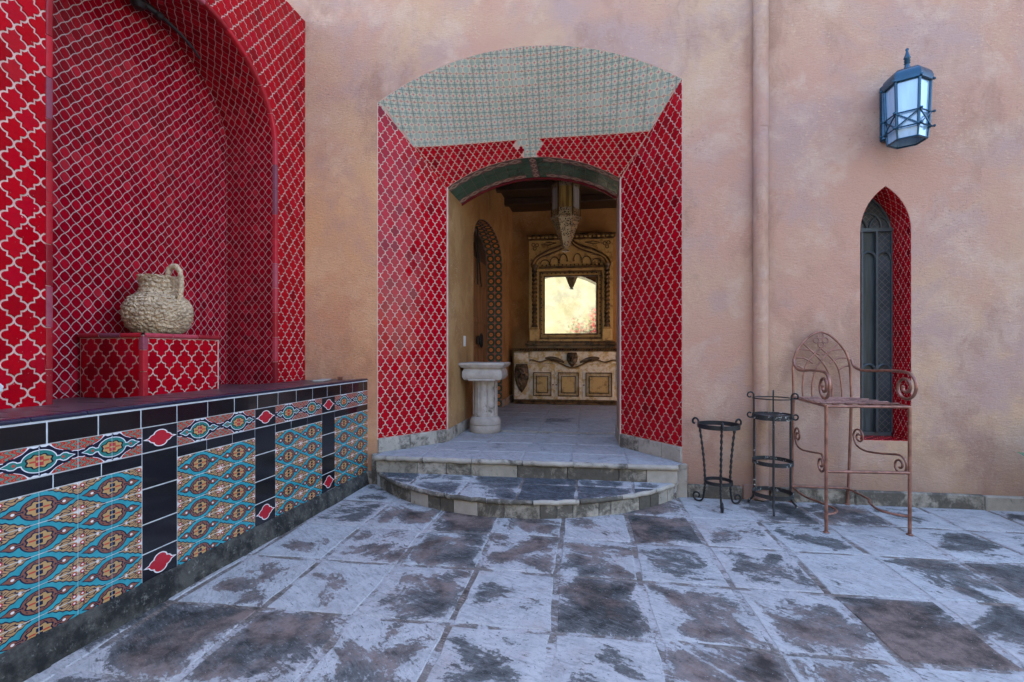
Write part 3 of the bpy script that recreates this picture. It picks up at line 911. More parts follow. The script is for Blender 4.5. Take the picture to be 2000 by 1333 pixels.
# ================================================================ HOUSE
house = thing('house', (0.5, 1.0, 0), 'terracotta stucco house front with red tiled entrance recess and pointed window', 'house')
OX, OH, OS, OR_ = -0.5, 1.33, 3.455, 0.39
IX, IH, IS, IR = -0.485, 0.865, 2.86, 0.26
LX = 2.3535; LHW = 0.1815; LR = 0.428
def lancet(n=9):
    P = [(LX + LHW, 0.50), (LX + LHW, 2.14)]
    a1 = math.acos((LR - LHW) / LR)
    for i in range(1, n + 1):
        a = a1 * i / n; P.append((LX + LHW - LR + LR * math.cos(a), 2.14 + LR * math.sin(a)))
    Q = [(2 * LX - x, z) for x, z in reversed(P[:-1])]
    return P + Q
arcO = [(OX - OH + 2 * OH * i / 28, seg_arch(-OH + 2 * OH * i / 28, OH, OS, OR_)) for i in range(29)]
outl = [(-5, -0.03), (OX - OH, -0.03)] + arcO + [(OX + OH, -0.03), (7, -0.03), (7, 6.6), (-5, 6.6)]
pts, tri = fill(outl, [lancet()])
mb = MB(); mb.v = [V((x, 0, z)) for x, z in pts]
for t in tri: mb.face(list(t))
mb.build('wall', STUCCO, house, center=False)
# unseen roof and far walls, added to block the sun and darken the inside
mb = MB(); mb.box(-5, 2.15, 0.01, 8, 6.6, 6.8); mb.box(-5, 7, 8, 8.2, 0, 6.6); mb.box(-5.2, -5, 0.01, 8.2, 0, 6.6); mb.box(7, 7.2, 0.01, 8.2, 0, 6.6)
mb.build('added_roof_and_rear_wall', STUCCO, house)

# ---- splayed jambs
red = TileSet('arabesque_tile', RED_O, RED_I)
AW, AH = 0.0985, 0.142
ARAB = arabesque(AW, AH, 0.0036)
# only the part over the stone base carries tile
for side, (a, b) in (('l', (V((-1.83, 0, 0)), V((-1.35, .6, 0)))), ('r', (V((.83, 0, 0)), V((.38, .6, 0))))):
    ex = (b - a).normalized(); L = (b - a).length
    nn = V((ex.y, -ex.x, 0)) if side == 'l' else V((-ex.y, ex.x, 0))
    mb = MB(); mb.poly([a + V((0, 0, .28)), b + V((0, 0, .28)), b + V((0, 0, IS)), a + V((0, 0, OS))])
    jp = mb.build('jamb_panel', GROUT, house)
    fm = flat(a + nn * 0.001, ex, (0, 0, 1), nn)
    lattice(red, jp, fm, AW, AH, ARAB, 0.006, L - 0.008, 0.408, 3.5, lambda u, v: [((OS - IS) / L, 1, OS - 0.006)], key='j' + side, ou=0.03, ov=0.40)
    # stone base course
    k = 0; u = 0.0
    for wd in ((0.33, L - 0.33) if side == 'l' else (0.22, 0.28, L - 0.5)):
        mb = MB(); mb.box(u + .003, u + wd - .003, -.02, .014, .275, .404, basis(a, ex, -nn, V((0, 0, 1))), .006)
        mb.build('base_stone', STONE, house); u += wd
    # pale edge bead at the inner corner
    mb = MB(); mb.tube([b + nn * .004 + V((0, 0, .40)), b + nn * .004 + V((0, 0, IS))], .011, 8)
    mb.build('edge_bead', GROUT, house, True)

# ---- splayed soffit between the two arches
def soff(X, k):
    wd = OH + (IH - OH) * k; xc = OX + (IX - OX) * k
    x = max(-1.0, min(1.0, (X - xc) / wd))
    return V((X, .6 * k, (1 - k) * seg_arch(x * OH, OH, OS, OR_) + k * seg_arch(x * IH, IH, IS, IR)))
KL = 0.95
kb = lambda X: 0.815 - 0.27 * (X + .5) ** 2
def soffmap(u, v):
    k = kb(u) + v / KL
    P = soff(u, k); a = soff(u + .004, k) - soff(u - .004, k); b = soff(u, k + .004) - soff(u, k - .004)
    n_ = a.cross(b).normalized()
    if n_.y > 0 and n_.z > 0 or n_.z > 0: n_ = -n_
    return P + n_ * .001, n_
rows = [[soff(OX + (IX - OX) * k / 12 + (OH + (IH - OH) * k / 12) * (-1 + 2 * i / 28), k / 12) for i in range(29)] for k in range(13)]
mb = MB(); mb.quadstrip(rows); sp = mb.build('soffit_panel', GROUT, house, True)
def soff_clip(u, v):
    # stay inside the side edges and between the arches, all locally straight
    c = []
    sl = (IH - OH)
    c.append((1, -sl / KL + 0, OX + OH + sl * kb(u) + (IX - OX) * kb(u) - 0.004))
    c.append((-1, -sl / KL, -(OX - OH - sl * kb(u) + (IX - OX) * kb(u)) - 0.004))
    d = 0.54 * (u + .5)           # -dkb/du
    c.append((-d * KL, 1, (1 - kb(u)) * KL - d * KL * u - 0.004))
    c.append((d * KL, -1, kb(u) * KL + d * KL * u - 0.006))
    return c
MS = 0.1165
mos = TileSet('mosaic_tile', MOSAIC, MOSAIC)
sq = lambda w_, h_, g=.0016: [(-w_ / 2 + g, -h_ / 2 + g), (w_ / 2 - g, -h_ / 2 + g), (w_ / 2 - g, h_ / 2 - g), (-w_ / 2 + g, h_ / 2 - g)]
class MosSet(TileSet):
    def emit(s, *a):
        for it in s.items:
            vis, panel, fmap, c, poly, key, nrm, shrink = it
            low, top = s.ring(it, (random.gauss(0, .012), random.gauss(0, .012))); mb = MB(); n = len(low)
            mb.v = low + top
            uvp = [((c[0] + x) / (MS / 2), (c[1] + y) / (MS / 2)) for x, y in poly]
            for i in range(n): mb.face([i, (i + 1) % n, n + (i + 1) % n, n + i], [uvp[i], uvp[(i + 1) % n], uvp[(i + 1) % n], uvp[i]])
            mb.face(list(range(n, 2 * n)), uvp)
            mb.build(s.name, s.mo, panel)
mos = MosSet('mosaic_tile', MOSAIC, MOSAIC, h=.0025)
U0 = -0.5
def add_clipped(ts, panel, fmap, c, q, clips):
    for (a, b, cc) in clips:
        q = clip(q, (a, b, cc - a * c[0] - b * c[1]))
        if len(q) < 3: return
    if parea(q) > 2e-4: ts.add(panel, fmap, c, q, None, 0.012)
for i in range(-13, 13):
    for j in range(8):
        cu, cv = U0 + (i + .5) * MS, -(j + .5) * MS
        if abs(cu - OX) > 1.5: continue
        add_clipped(mos, sp, soffmap, (cu, cv), sq(MS, MS), soff_clip(cu, cv))
tong = []
for r_, (n0, n1) in enumerate(((-2, 2), (-1, 2), (-1, 1), (0, 1))):
    for i in range(n0, n1):
        c = (U0 + (i + .5) * MS / 2, (r_ + .5) * MS / 2)
        add_clipped(mos, sp, soffmap, c, sq(MS / 2, MS / 2, .001), soff_clip(*c)); tong.append((U0 + n0 * MS / 2, U0 + n1 * MS / 2, r_))
mos.emit()
SW_, SH_ = 0.073, 0.098
SAR = arabesque(SW_, SH_, 0.0033)
def skip_tongue(u, v):
    return any(a - .012 < u < b + .012 and -.01 + r_ * MS / 2 <= v < (r_ + 1) * MS / 2 + .012 for a, b, r_ in tong)
lattice(red, sp, soffmap, SW_, SH_, SAR, -1.75, .75, 0.004, .6, soff_clip, skip=skip_tongue)
red.emit(300, house, 'small_red_tiling')

# ---- inner arch: tiled underside from Y .6 to 1.15
IY1 = 1.15
arcI = [(IX - IH + 2 * IH * i / 32, seg_arch(-IH + 2 * IH * i / 32, IH, IS, IR)) for i in range(33)]
cum = [0.0]
for i in range(32): cum.append(cum[-1] + math.hypot(arcI[i + 1][0] - arcI[i][0], arcI[i + 1][1] - arcI[i][1]))
def path_at(P, C, u):
    u_ = max(0.0, min(C[-1], u)); i = 0
    while i < len(C) - 2 and C[i + 1] < u_: i += 1
    t = (u - C[i]) / (C[i + 1] - C[i]); a, b = V(P[i]), V(P[i + 1])
    return a + (b - a) * t, (b - a).normalized()
def archmap(u, v):
    p, t = path_at(arcI, cum, u)
    return V((p.x, .6 + v, p.y)), V((t.y, 0, -t.x))
mb = MB(); mb.quadstrip([[(x, .6, z) for x, z in arcI], [(x, IY1, z) for x, z in arcI]])
arch = mb.build('arch_underside', GROUT_D, house, True)
AL = cum[-1]
def arch_tile(u0, u1, v0, v1, mat, uv=None, name='arch_tile', sub=3):
    g = .002; mb = MB()
    for k in range(sub + 1):
        u = u0 + g + (u1 - u0 - 2 * g) * k / sub
        for v in (v0 + g, v1 - g):
            P, N = archmap(u, v); mb.v.append(P + N * .004)
    for k in range(sub):
        a, b = k / sub, (k + 1) / sub
        mb.face([2 * k, 2 * k + 1, 2 * k + 3, 2 * k + 2], [(a, 0), (a, 1), (b, 1), (b, 0)] if uv else None)
    base = [0, 1, 2 * sub + 1, 2 * sub]
    mb.build(name, mat, arch)
c0, c1 = AL / 2 - .035, AL / 2 + .035
nb = 6
for (s0, s1) in ((0.0, c0), (c1, AL)):
    gcol = .075
    e0, e1 = (s0, s1 - gcol) if s0 == 0 else (s0 + gcol, s1)
    wd = (e1 - e0) / nb
    for i in range(nb):
        arch_tile(e0 + i * wd, e0 + (i + 1) * wd, 0.0, .11, ARCH_B, True)
        arch_tile(e0 + i * wd, e0 + (i + 1) * wd, .43, .54, ARCH_B, True)
    for i in range(nb + 1):
        w2 = (s1 - s0) / (nb + 1)
        for (v0, v1) in ((.11, .27), (.27, .43)):
            arch_tile(s0 + i * w2, s0 + (i + 1) * w2, v0, v1, GREEN_T)
    g0, g1 = (s1 - gcol, s1) if s0 == 0 else (s0, s0 + gcol)
    arch_tile(g0, g1, 0, .11, GREEN_T); arch_tile(g0, g1, .43, .54, GREEN_T)
for j in range(4): arch_tile(c0, c1, j * .135, (j + 1) * .135, ARCH_B, True)
# dark red drip edge behind
mb = MB(); mb.tube([(x, IY1 + .006, z - .008) for x, z in arcI], .016, 6); mb.build('arch_edge', TRIM_R, house, True)

# ---- vestibule
LA, LB = V((-1.35, .6, 0)), V((-1.25, 4.56, 0))
lex = (LB - LA).normalized(); lnn = V((lex.y, -lex.x, 0)); LL = (LB - LA).length
d0, d1 = 1.08, 2.98
darc = [(d0 + (d1 - d0) * i / 16, 2.62 + .40 * math.sqrt(max(0, 1 - (-1 + 2 * i / 16) ** 2))) for i in range(17)]
darc[0] = (d0, 2.62); darc[-1] = (d1, 2.62)
pts, tri = fill([(0, .2), (d0, .2)] + darc + [(d1, .2), (LL, .2), (LL, 3.8), (0, 3.8)])
mb = MB(); mb.v = [LA + lex * a + V((0, 0, b)) for a, b in pts]
for t in tri: mb.face(list(t))
mb.build('room_wall', STUCCO_IN, house)
# doorway reveal
prof = [(d0, .28)] + darc + [(d1, .28)]
dc = [0.0]
for i in range(len(prof) - 1): dc.append(dc[-1] + math.hypot(prof[i + 1][0] - prof[i][0], prof[i + 1][1] - prof[i][1]))
mb = MB(); mb.quadstrip([[LA + lex * a + V((0, 0, b)) for a, b in prof], [LA + lex * a + V((0, 0, b)) - lnn * .30 for a, b in prof]])
rev = mb.build('doorway_reveal', GROUT_D, house)
def doormap(u, v):
    p, t = path_at(prof, dc, u)
    n2 = V((t.y, -t.x)); return LA + lex * p.x + V((0, 0, p.y)) - lnn * v, lex * n2.x + V((0, 0, n2.y))
TD = 0.125
u = dc[-1]
while u > 0.1:
    for v in (0.0, TD):
        mb = MB(); g = .0015; q = []
        for (a, b) in ((u - TD + g, v + g), (u - g, v + g), (u - g, v + TD - g), (u - TD + g, v + TD - g)):
            P, N = doormap(a, b); q.append(P + N * .004)
        mb.poly(q, [(0, 0), (0, 1), (1, 1), (1, 0)]); mb.build('reveal_tile', DOOR_T, rev)
    u -= TD
# back wall, right wall, inside of the front wall, ceiling
mb = MB(); mb.poly([(-1.4, 4.56, .2), (2.0, 4.56, .2), (2.0, 4.56, 3.8), (-1.4, 4.56, 3.8)]); mb.build('room_wall', STUCCO_IN, house)
# unseen side opening and patio, added to let daylight into the vestibule
pts, tri = fill([(1.1, .2), (1.55, .2), (1.55, 2.9), (4.15, 2.9), (4.15, .2), (4.6, .2), (4.6, 3.8), (1.1, 3.8)])
mb = MB(); mb.v = [V((1.9, a, b)) for a, b in pts]
for t in tri: mb.face(list(t))
mb.build('room_wall', STUCCO_IN, house)
mb = MB(); mb.box(2.1, 2.15, .01, 1.5, 0, 6.6); mb.box(2.1, 2.15, 4.2, 8, 0, 6.6); mb.box(2.1, 2.15, 1.5, 4.2, 2.95, 6.6); mb.build('added_patio_wall', STUCCO, house)
mb = MB(); mb.box(1.88, 2.13, 1.52, 1.55, .2, 2.95); mb.box(1.88, 2.13, 4.15, 4.18, .2, 2.95); mb.box(1.88, 2.13, 1.52, 4.18, 2.9, 2.95); mb.build('added_opening_reveal', STUCCO_IN, house)
mb = MB(); mb.poly([(1.9, .7, .27), (7, .7, .27), (7, 8, .27), (1.9, 8, .27)]); mb.build('added_patio_floor', STONE, house)
pts, tri = fill([(-1.45, .2), (IX - IH, .2)] + arcI + [(IX + IH, .2), (1.95, .2), (1.95, 3.8), (-1.45, 3.8)])
mb = MB(); mb.v = [V((a, IY1, b)) for a, b in pts]
for t in tri: mb.face(list(t))
mb.build('room_wall', STUCCO_IN, house)
mb = MB(); mb.poly([(.38, .6, .2), (.38, IY1, .2), (.38, IY1, IS), (.38, .6, IS)]); mb.build('arch_reveal', STUCCO, house)
mb = MB(); mb.poly([(-1.5, .9, 3.75), (2.0, .9, 3.75), (2.0, 4.6, 3.75), (-1.5, 4.6, 3.75)]); mb.build('room_ceiling', DKWOOD, house)
for y in (1.7, 2.4, 3.1, 3.8):
    mb = MB(); mb.box(-1.4, 1.9, y - .06, y + .06, 3.64, 3.749, None, .01); mb.build('ceiling_beam', DKWOOD, house)
# skirting of the left wall
for (a, b) in ((0.02, d0), (d1, LL)):
    mb = MB(); mb.box(a, b, -.014, .012, .28, .40, basis(LA, lex, -lnn, V((0, 0, 1))), .003); mb.build('skirting', STONE, house)
mb = MB(); mb.box(.365, .379, .62, IY1 - .01, .28, .40, None, .003); mb.build('skirting', STONE, house)
# dark sheet behind the lancet, standing in for the unlit inside
mb = MB(); mb.poly([(2.0, .6, .3), (2.8, .6, .3), (2.8, .6, 2.8), (2.0, .6, 2.8)]); mb.build('window_backing', DKWOOD, house)

# ---- side door (leaf inside the doorway)
dm = lambda a, d, z: LA + lex * a - lnn * d + V((0, 0, z))
door = MB()
DB = basis(LA, lex, -lnn, V((0, 0, 1)))
door.box(d0 + .01, d1 - .01, .27, .31, .29, 2.60, DB, .005)
dr = door.build('door', WOOD, house)
for i in range(9):
    a = d0 + .02 + i * (d1 - d0 - .04) / 9
    mb = MB(); mb.box(a + .004, a + (d1 - d0 - .04) / 9 - .004, .255, .272, .30, 2.28, DB, .004); mb.build('plank', WOOD, dr)
for z in (.62, 1.25, 1.62, 2.2):
    mb = MB(); mb.box(d0 + .1, d1 - .02, .238, .256, z, z + .07, DB, .006); mb.build('cross_rail', WOOD, dr)
mb = MB(); mb.box(d0 + .01, d1 - .01, .27, .30, 2.60, 2.99, DB); mb.build('transom_panel', DKWOOD, dr)
mb = MB()
mb.tube([dm(1.9, .15, 2.95), dm(1.9, .15, 2.15)], .012, 6); mb.tube([dm(1.9, .15, 2.75), dm(2.5, .24, 2.2)], .012, 6)
mb.tube([dm(1.2, .2, 2.72), dm(2.6, .2, 2.75)], .010, 6)
mb.build('iron_stay', IRON, dr)
mb = MB(); mb.tube([dm(2.35 + .07 * math.cos(a / 8 * math.pi), .20, 1.36 + .10 * math.sin(a / 8 * math.pi)) for a in range(-8, 9)], .014, 6); mb.box(2.2, 2.5, .21, .24, 1.30, 1.42, DB, .01)
mb.build('door_handle', IRON, dr)

# ---- lancet window
lp = lancet()
lc = [0.0]
for i in range(len(lp) - 1): lc.append(lc[-1] + math.hypot(lp[i + 1][0] - lp[i][0], lp[i + 1][1] - lp[i][1]))
WD = 0.25
mb = MB(); mb.quadstrip([[(x, 0, z) for x, z in lp] + [(lp[0][0], 0, lp[0][1])], [(x, WD, z) for x, z in lp] + [(lp[0][0], WD, lp[0][1])]])
wr = mb.build('window_reveal', GROUT, house)
def lmap(u, v):
    p, t = path_at(lp, lc, u); return V((p.x, v, p.y)), V((-t.y, 0, t.x))
win = TileSet('reveal_tile', RED_O, RED_I, h=.003)
WW, WH = 0.062, 0.084
DIA = arabesque(WH, WW, 0.0026)
lattice(win, wr, lmap, WH, WW, DIA, 0.003, lc[-1] - .003, 0.004, WD - .004, key=None)
sm = flat((LX, 0, .5), (1, 0, 0), (0, 1, 0), (0, 0, 1))
lattice(win, wr, sm, .07, .07, arabesque(.07, .07, .0026), -LHW + .003, LHW - .003, .004, WD - .004)
win.emit(300, house, 'window_tiling')
wn = MB()
ring2 = [(x * .93 + LX * .07, (z - .5) * .985 + .51) for x, z in lp]
wn.quadstrip([[(x, WD - .03, z) for x, z in lp], [(x, WD - .03, z) for x, z in ring2], [(x, WD, z) for x, z in ring2]])
wn.box(LX - LHW, LX + LHW, WD - .03, WD, .50, .53); wn.box(LX - LHW, LX + LHW, WD - .04, WD - .005, 2.185, 2.215)
wf = wn.build('window', WIN_FR, house)
lights = [LX - LHW + .012 + (2 * LHW - .024) * k / 3 for k in range(4)]
for k in range(1, 3):
    mb = MB(); mb.box(lights[k] - .009, lights[k] + .009, WD - .045, WD - .012, .53, 2.185, None, .003); mb.build('mullion', WIN_FR, wf)
for k in range(3):
    a, b = lights[k], lights[k + 1]; c = (a + b) / 2; r_ = (b - a) / 2 - .004
    for z in (1.03, 1.96):
        mb = MB(); mb.tube([(c + r_ * math.cos(t / 10 * math.pi), WD - .03, z + r_ * 1.15 * math.sin(t / 10 * math.pi)) for t in range(11)], .009, 6)
        mb.build('arched_bar', WIN_FR, wf, True)
    mb = MB(); mb.poly([(a, WD - .012, .52), (b, WD - .012, .52), (b, WD - .012, 2.19), (a, WD - .012, 2.19)], [(0, 0), (2.2, 0), (2.2, 30), (0, 30)])
    mb.build('pane', LEADED if k != 1 else PANE, wf)
for (cx, r_) in ((LX - .085, .075), (LX + .085, .075), (LX, .1)):
    mb = MB(); mb.tube([(cx + r_ * math.cos(t / 12 * math.pi), WD - .025, 2.21 + r_ * 1.3 * math.sin(t / 12 * math.pi)) for t in range(13)], .007, 6)
    mb.build('tracery_bar', WIN_FR, wf, True)
hd = [p for p in lp if p[1] >= 2.14]
mb = MB(); mb.poly([(x, WD - .010, z) for x, z in hd], [((x) * 22, z * 22) for x, z in hd]); mb.build('head_pane', LEADED, wf)

# ---- low stone base of the facade
x = .86
for wd in (.43, .0, .62, .9, 1.1, .85, 1.2, .6):
    if wd == 0: x = 1.50; continue
    mb = MB(); mb.box(x + .003, x + wd - .003, -.035, .01, -.02, .106 + random.uniform(-.003, .003), None, .008)
    mb.build('base_stone', STONE_D, house); x += wd
mb = MB(); mb.box(-1.98, -1.87, -.04, .01, -.02, .11, None, .008); mb.build('base_stone', STONE_D, house)
mb = MB(); mb.box(.768, .862, -.034, .12, -.02, .272, None, .006); mb.build('base_stone', STONE, house)
mb = MB(); mb.box(-1.872, -1.792, -.034, .12, -.02, .272, None, .006); mb.build('base_stone', STONE, house)
mb = MB(); mb.box(1.30, 1.49, -.02, .01, 0, .12, None, .004); mb.build('stucco_patch', STUCCO, house)

# ---- light switch on the vestibule wall
sw = MB(); sw.box(.62, .70, -.008, .002, 1.255, 1.375, basis(LA, lex, -lnn, V((0, 0, 1))), .003)
so = tag(sw.build('light_switch', WHITE_P), 'small white light switch plate on the vestibule wall above the stone pillar', 'light switch')
for z in (1.285, 1.33):
    mb = MB(); mb.box(.645, .675, -.013, -.007, z, z + .03, basis(LA, lex, -lnn, V((0, 0, 1))), .002); mb.build('rocker', WHITE_P, so)

# ---- drainpipe
dp = thing('drainpipe', (1.425, -.03, 0), 'round drainpipe painted like the stucco, running down the wall between door and lantern', 'drainpipe')
mb = MB(); mb.tube([(1.425 + .0015 * math.sin(i * 1.7), -.032, .02 + 2.97 * i / 14) for i in range(15)], .056, 20); mb.build('pipe', STUCCO, dp, True)
mb = MB(); mb.tube([(1.425 + .0015 * math.sin(i * 2.3), -.033, 2.985 + 3.5 * i / 14) for i in range(15)], .057, 20); mb.build('pipe', STUCCO, dp, True)

# ================================================================ STEPS AND LANDING
st = thing('entrance_steps', (-.48, -.4, 0), 'two stone steps, the lower one half round, leading to the entrance', 'steps')
Z1, Z2 = 0.135, 0.28
ACX, ACY, AR_ = -.51, .847, 1.577
a0 = math.asin(1.30 / AR_)
arcpt = lambda t, r_=AR_: (ACX + r_ * math.sin(t), ACY - r_ * math.cos(t))
arcs = [arcpt(-a0 + 2 * a0 * i / 40) for i in range(41)]
mb = MB(); mb.extrude([(x, y, -.02) for x, y in [arcpt(-a0 + 2 * a0 * i / 40, AR_ - .02) for i in range(41)]] + [(.79, .02, -.02), (-1.81, .02, -.02)], (0, 0, Z1 + .016))
mb.build('step_core', JOINT, st)
hps = []
for i in range(40):
    (xa, ya), (xb, yb) = arcs[i], arcs[i + 1]
    nx, ny = (yb - ya), -(xb - xa); l_ = math.hypot(nx, ny); hps.append((nx / l_, ny / l_, (nx * xa + ny * ya) / l_))
def arcclip(p):
    for hp in hps:
        p = clip(p, hp)
        if len(p) < 3: return []
    return p
grid_slabs([-1.82, -1.36, -.90, -.47, -.04, .41, .80], [-.75, -.30, -.10], Z1, SLATE, st, 'tread_stone', .008, arcclip, gap=.007, amp=.004)
t = -a0; k = 0
rb = random.Random(5)
while t < a0 - .02:
    L = rb.choice((.10, .12, .13, .20, .26)); dt = min(L / AR_, a0 - t)
    q = [arcpt(t + .002, AR_ - .012), arcpt(t + dt / 2, AR_ - .012), arcpt(t + dt - .002, AR_ - .012), arcpt(t + dt - .002, AR_ - .06), arcpt(t + .002, AR_ - .06)]
    mb = MB(); mb.extrude([(x, y, -.01) for x, y in q], (0, 0, .105)); mb.build('riser_stone', STONE_D if rb.random() < .7 else STONE, st)
    t += dt
n_ = 9
for i in range(n_):
    ta, tb = -a0 + 2 * a0 * i / n_ + .003, -a0 + 2 * a0 * (i + 1) / n_ - .003
    mb = MB(); mb.tube([(*arcpt(ta + (tb - ta) * j / 6, AR_ - .012), Z1 - .020 + .003 * math.sin(j * 2.1 + i)) for j in range(7)], .019, 8)
    mb.build('nosing', STONE if i % 3 else STONE_D, st, True)
# upper riser
mb = MB(); mb.box(-1.79, .765, -.09, .3, .0, Z2 - .012); mb.build('step_core', JOINT, st)
x = -1.795
for wd, mt in ((.38, STONE_D), (.26, STONE), (.22, STONE_D), (.40, STONE_D), (.42, STONE_D), (.42, STONE_D), (.22, STONE_D), (.245, STONE)):
    mb = MB(); mb.box(x + .002, x + wd - .002, -.115, -.08, .128, .236, None, .005); mb.build('riser_stone', mt, st); x += wd
x = -1.805
for wd in (.45, .43, .44, .42, .44, .40):
    mb = MB(); mb.tube([(x + .003 + (wd - .006) * j / 5, -.118 + .004 * math.sin(x * 9 + j), .257 + .003 * math.sin(j * 3 + x)) for j in range(6)], .023, 8); mb.build('nosing', STONE, st, True); x += wd
mb = MB(); mb.poly([(-1.80, -.1, Z2 - .0045), (.775, -.1, Z2 - .0045), (.83, .0, Z2 - .0045), (1.95, 1.2, Z2 - .0045), (1.95, 4.6, Z2 - .0045), (-1.86, 4.6, Z2 - .0045)])
lf = tag(mb.build('vestibule_floor', FLOOR_IN), 'blue-grey flagstone floor of the entrance and vestibule', None, None, 'structure')
grid_slabs([-1.80, -1.38, -.90, -.50, -.085, .38, .778], [-.125, .20, .62], Z2, SLATE if False else FLOOR_IN, lf, 'flagstone', .006, gap=.006, amp=.003)
grid_slabs([-1.62, -1.38, -.93, -.48, -.03, .42, .87, 1.32, 1.9], [.62, 1.12, 1.58, 2.04, 2.5, 2.96, 3.42, 3.9, 4.5], Z2, FLOOR_IN, lf, 'flagstone', .01, gap=.006, amp=.003)
# pebble strip across the threshold
mb = MB(); rp = random.Random(9)
for i in range(420):
    x, y = rp.uniform(-1.2, .36), 1.30 + rp.gauss(0, .03); r_ = rp.uniform(.006, .014)
    mb.lathe([(r_ * .9, 0), (r_, r_ * .25), (r_ * .6, r_ * .6), (.001, r_ * .65)], 6, (x, y, Z2), cap=False)
tag(mb.build('pebbles', STONE, None), 'thin strip of small pebbles set across the threshold floor', None, None, 'stuff')
# ================================================================ RED TILED WALL WITH NICHE
ALF = R(2.5)
LE = V((-math.sin(ALF), -math.cos(ALF), 0)); LN = V((math.cos(ALF), -math.sin(ALF), 0)); LP = V((-2.541, 0, 0)); UP = V((0, 0, 1))
def LW(s, n, z): return LP + LE * s + LN * n + UP * z
rw = thing('tiled_wall', LW(1.2, -.3, 0), 'red arabesque tiled wall with a deep arched niche above the ledge', 'wall')
NS0, NS1, NSZ, NRI, ND = .40, 2.07, 2.92, .70, -.474
NC, NH = (NS0 + NS1) / 2, (NS1 - NS0) / 2
def nz(s): return NSZ + NRI * math.sqrt(max(0, 1 - ((s - NC) / NH) ** 2))
narc = [(NC - NH * math.cos(math.pi * i / 36), NSZ + NRI * math.sin(math.pi * i / 36)) for i in range(37)]
TOPZ = 4.268
ZB = .90
pts, tri = fill([(-.2, ZB), (NS0, ZB)] + narc + [(NS1, ZB), (3.4, ZB), (3.4, TOPZ), (-.2, TOPZ)])
mb = MB(); mb.v = [LW(a, 0, b) for a, b in pts]
for t_ in tri: mb.face(list(t_))
wp = mb.build('front_panel', GROUT, rw)
mb = MB()
for (a, b, n0, n1, z0, z1) in ((-.2, 3.4, -1.0, -.62, 0, TOPZ), (-.2, NS0 - .03, -.62, -.01, 0, TOPZ), (NS1 + .03, 3.4, -.62, -.01, 0, TOPZ), (NS0 - .03, NS1 + .03, -.62, -.01, 3.72, TOPZ)):
    mb.box(a, b, n0, n1, z0, z1 - .003, basis(LP, LE, LN, UP))
mb.build('wall_core', STUCCO, rw)
wt = TileSet('arabesque_tile', RED_O, RED_I)
fw = flat(LP + LN * .001, LE, UP, LN)
WA, WH_ = 0.108, 0.138
WAR = arabesque(WA, WH_, 0.0038, 3)
TR = .026      # bullnose width round the opening
def niche_clip(u, v):
    c = []
    if v < NSZ:
        if u < NC: c.append((1, 0, NS0 - TR))
        else: c.append((-1, 0, -(NS1 + TR)))
    else:
        th = math.atan2((v - NSZ) / (NRI + TR), (u - NC) / (NH + TR))
        p = (NC + (NH + TR) * math.cos(th), NSZ + (NRI + TR) * math.sin(th))
        nx, ny = math.cos(th) / (NH + TR), math.sin(th) / (NRI + TR); l_ = math.hypot(nx, ny)
        c.append((-nx / l_, -ny / l_, -(nx * p[0] + ny * p[1]) / l_))
    return c
def in_open(u, v):
    if v < NSZ: return NS0 - TR + WA / 2 < u < NS1 + TR - WA / 2
    return ((u - NC) / (NH + TR - .05)) ** 2 + ((v - NSZ) / (NRI + TR - .05)) ** 2 < 1
lattice(wt, wp, fw, WA, WH_, WAR, -.15, 3.3, ZB + .002, TOPZ - .004, niche_clip, key='w', ou=.01, ov=.93, skip=in_open)
wt.emit(300, rw, 'upper_red_tiling')
# niche inside: path of end wall, vault, end wall
npth = [(NS0, ZB)] + narc + [(NS1, ZB)]
ncm = [0.0]
for i in range(len(npth) - 1): ncm.append(ncm[-1] + math.hypot(npth[i + 1][0] - npth[i][0], npth[i + 1][1] - npth[i][1]))
def nmap(u, v):
    p, t = path_at(npth, ncm, u)
    nn = V((t.y, -t.x)); return LW(p.x, -v, p.y) + (LE * nn.x + UP * nn.y) * .001, LE * nn.x + UP * nn.y
mb = MB(); mb.quadstrip([[LW(a, 0, b) for a, b in npth], [LW(a, ND - .01, b) for a, b in npth]])
nv = mb.build('niche_vault', GROUT_N, rw)
pts, tri = fill([(NS0, ZB)] + narc + [(NS1, ZB)])
mb = MB(); mb.v = [LW(a, ND, b) for a, b in pts]
for t_ in tri: mb.face(list(t_))
nbk = mb.build('niche_back', GROUT_N, rw)
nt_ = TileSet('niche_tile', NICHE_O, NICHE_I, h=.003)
NW, NHH = .064, .075
BIG, SML = niche_shapes(NW, NHH, .0024)
fb = flat(LW(0, ND, 0) + LN * .001, LE, UP, LN)
def back_clip(u, v):
    c = [(1, 0, NS1 - .004), (-1, 0, -(NS0 + .004))]
    if v > NSZ - .1:
        th = math.atan2(max(.01, (v - NSZ)) / NRI, (u - NC) / NH)
        p = (NC + NH * math.cos(th), NSZ + NRI * math.sin(th)); nx, ny = math.cos(th) / NH, math.sin(th) / NRI; l_ = math.hypot(nx, ny)
        c.append((nx / l_, ny / l_, (nx * p[0] + ny * p[1]) / l_ - .005))
    return c
def out_back(u, v): return v > NSZ and ((u - NC) / (NH + .05)) ** 2 + ((v - NSZ) / (NRI + .05)) ** 2 > 1
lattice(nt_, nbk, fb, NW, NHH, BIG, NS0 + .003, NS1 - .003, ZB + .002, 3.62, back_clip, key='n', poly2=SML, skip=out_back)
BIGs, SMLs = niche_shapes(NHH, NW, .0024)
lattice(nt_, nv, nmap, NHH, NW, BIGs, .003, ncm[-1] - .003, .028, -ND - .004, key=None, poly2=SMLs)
nt_.emit(300, rw, 'niche_tiling')
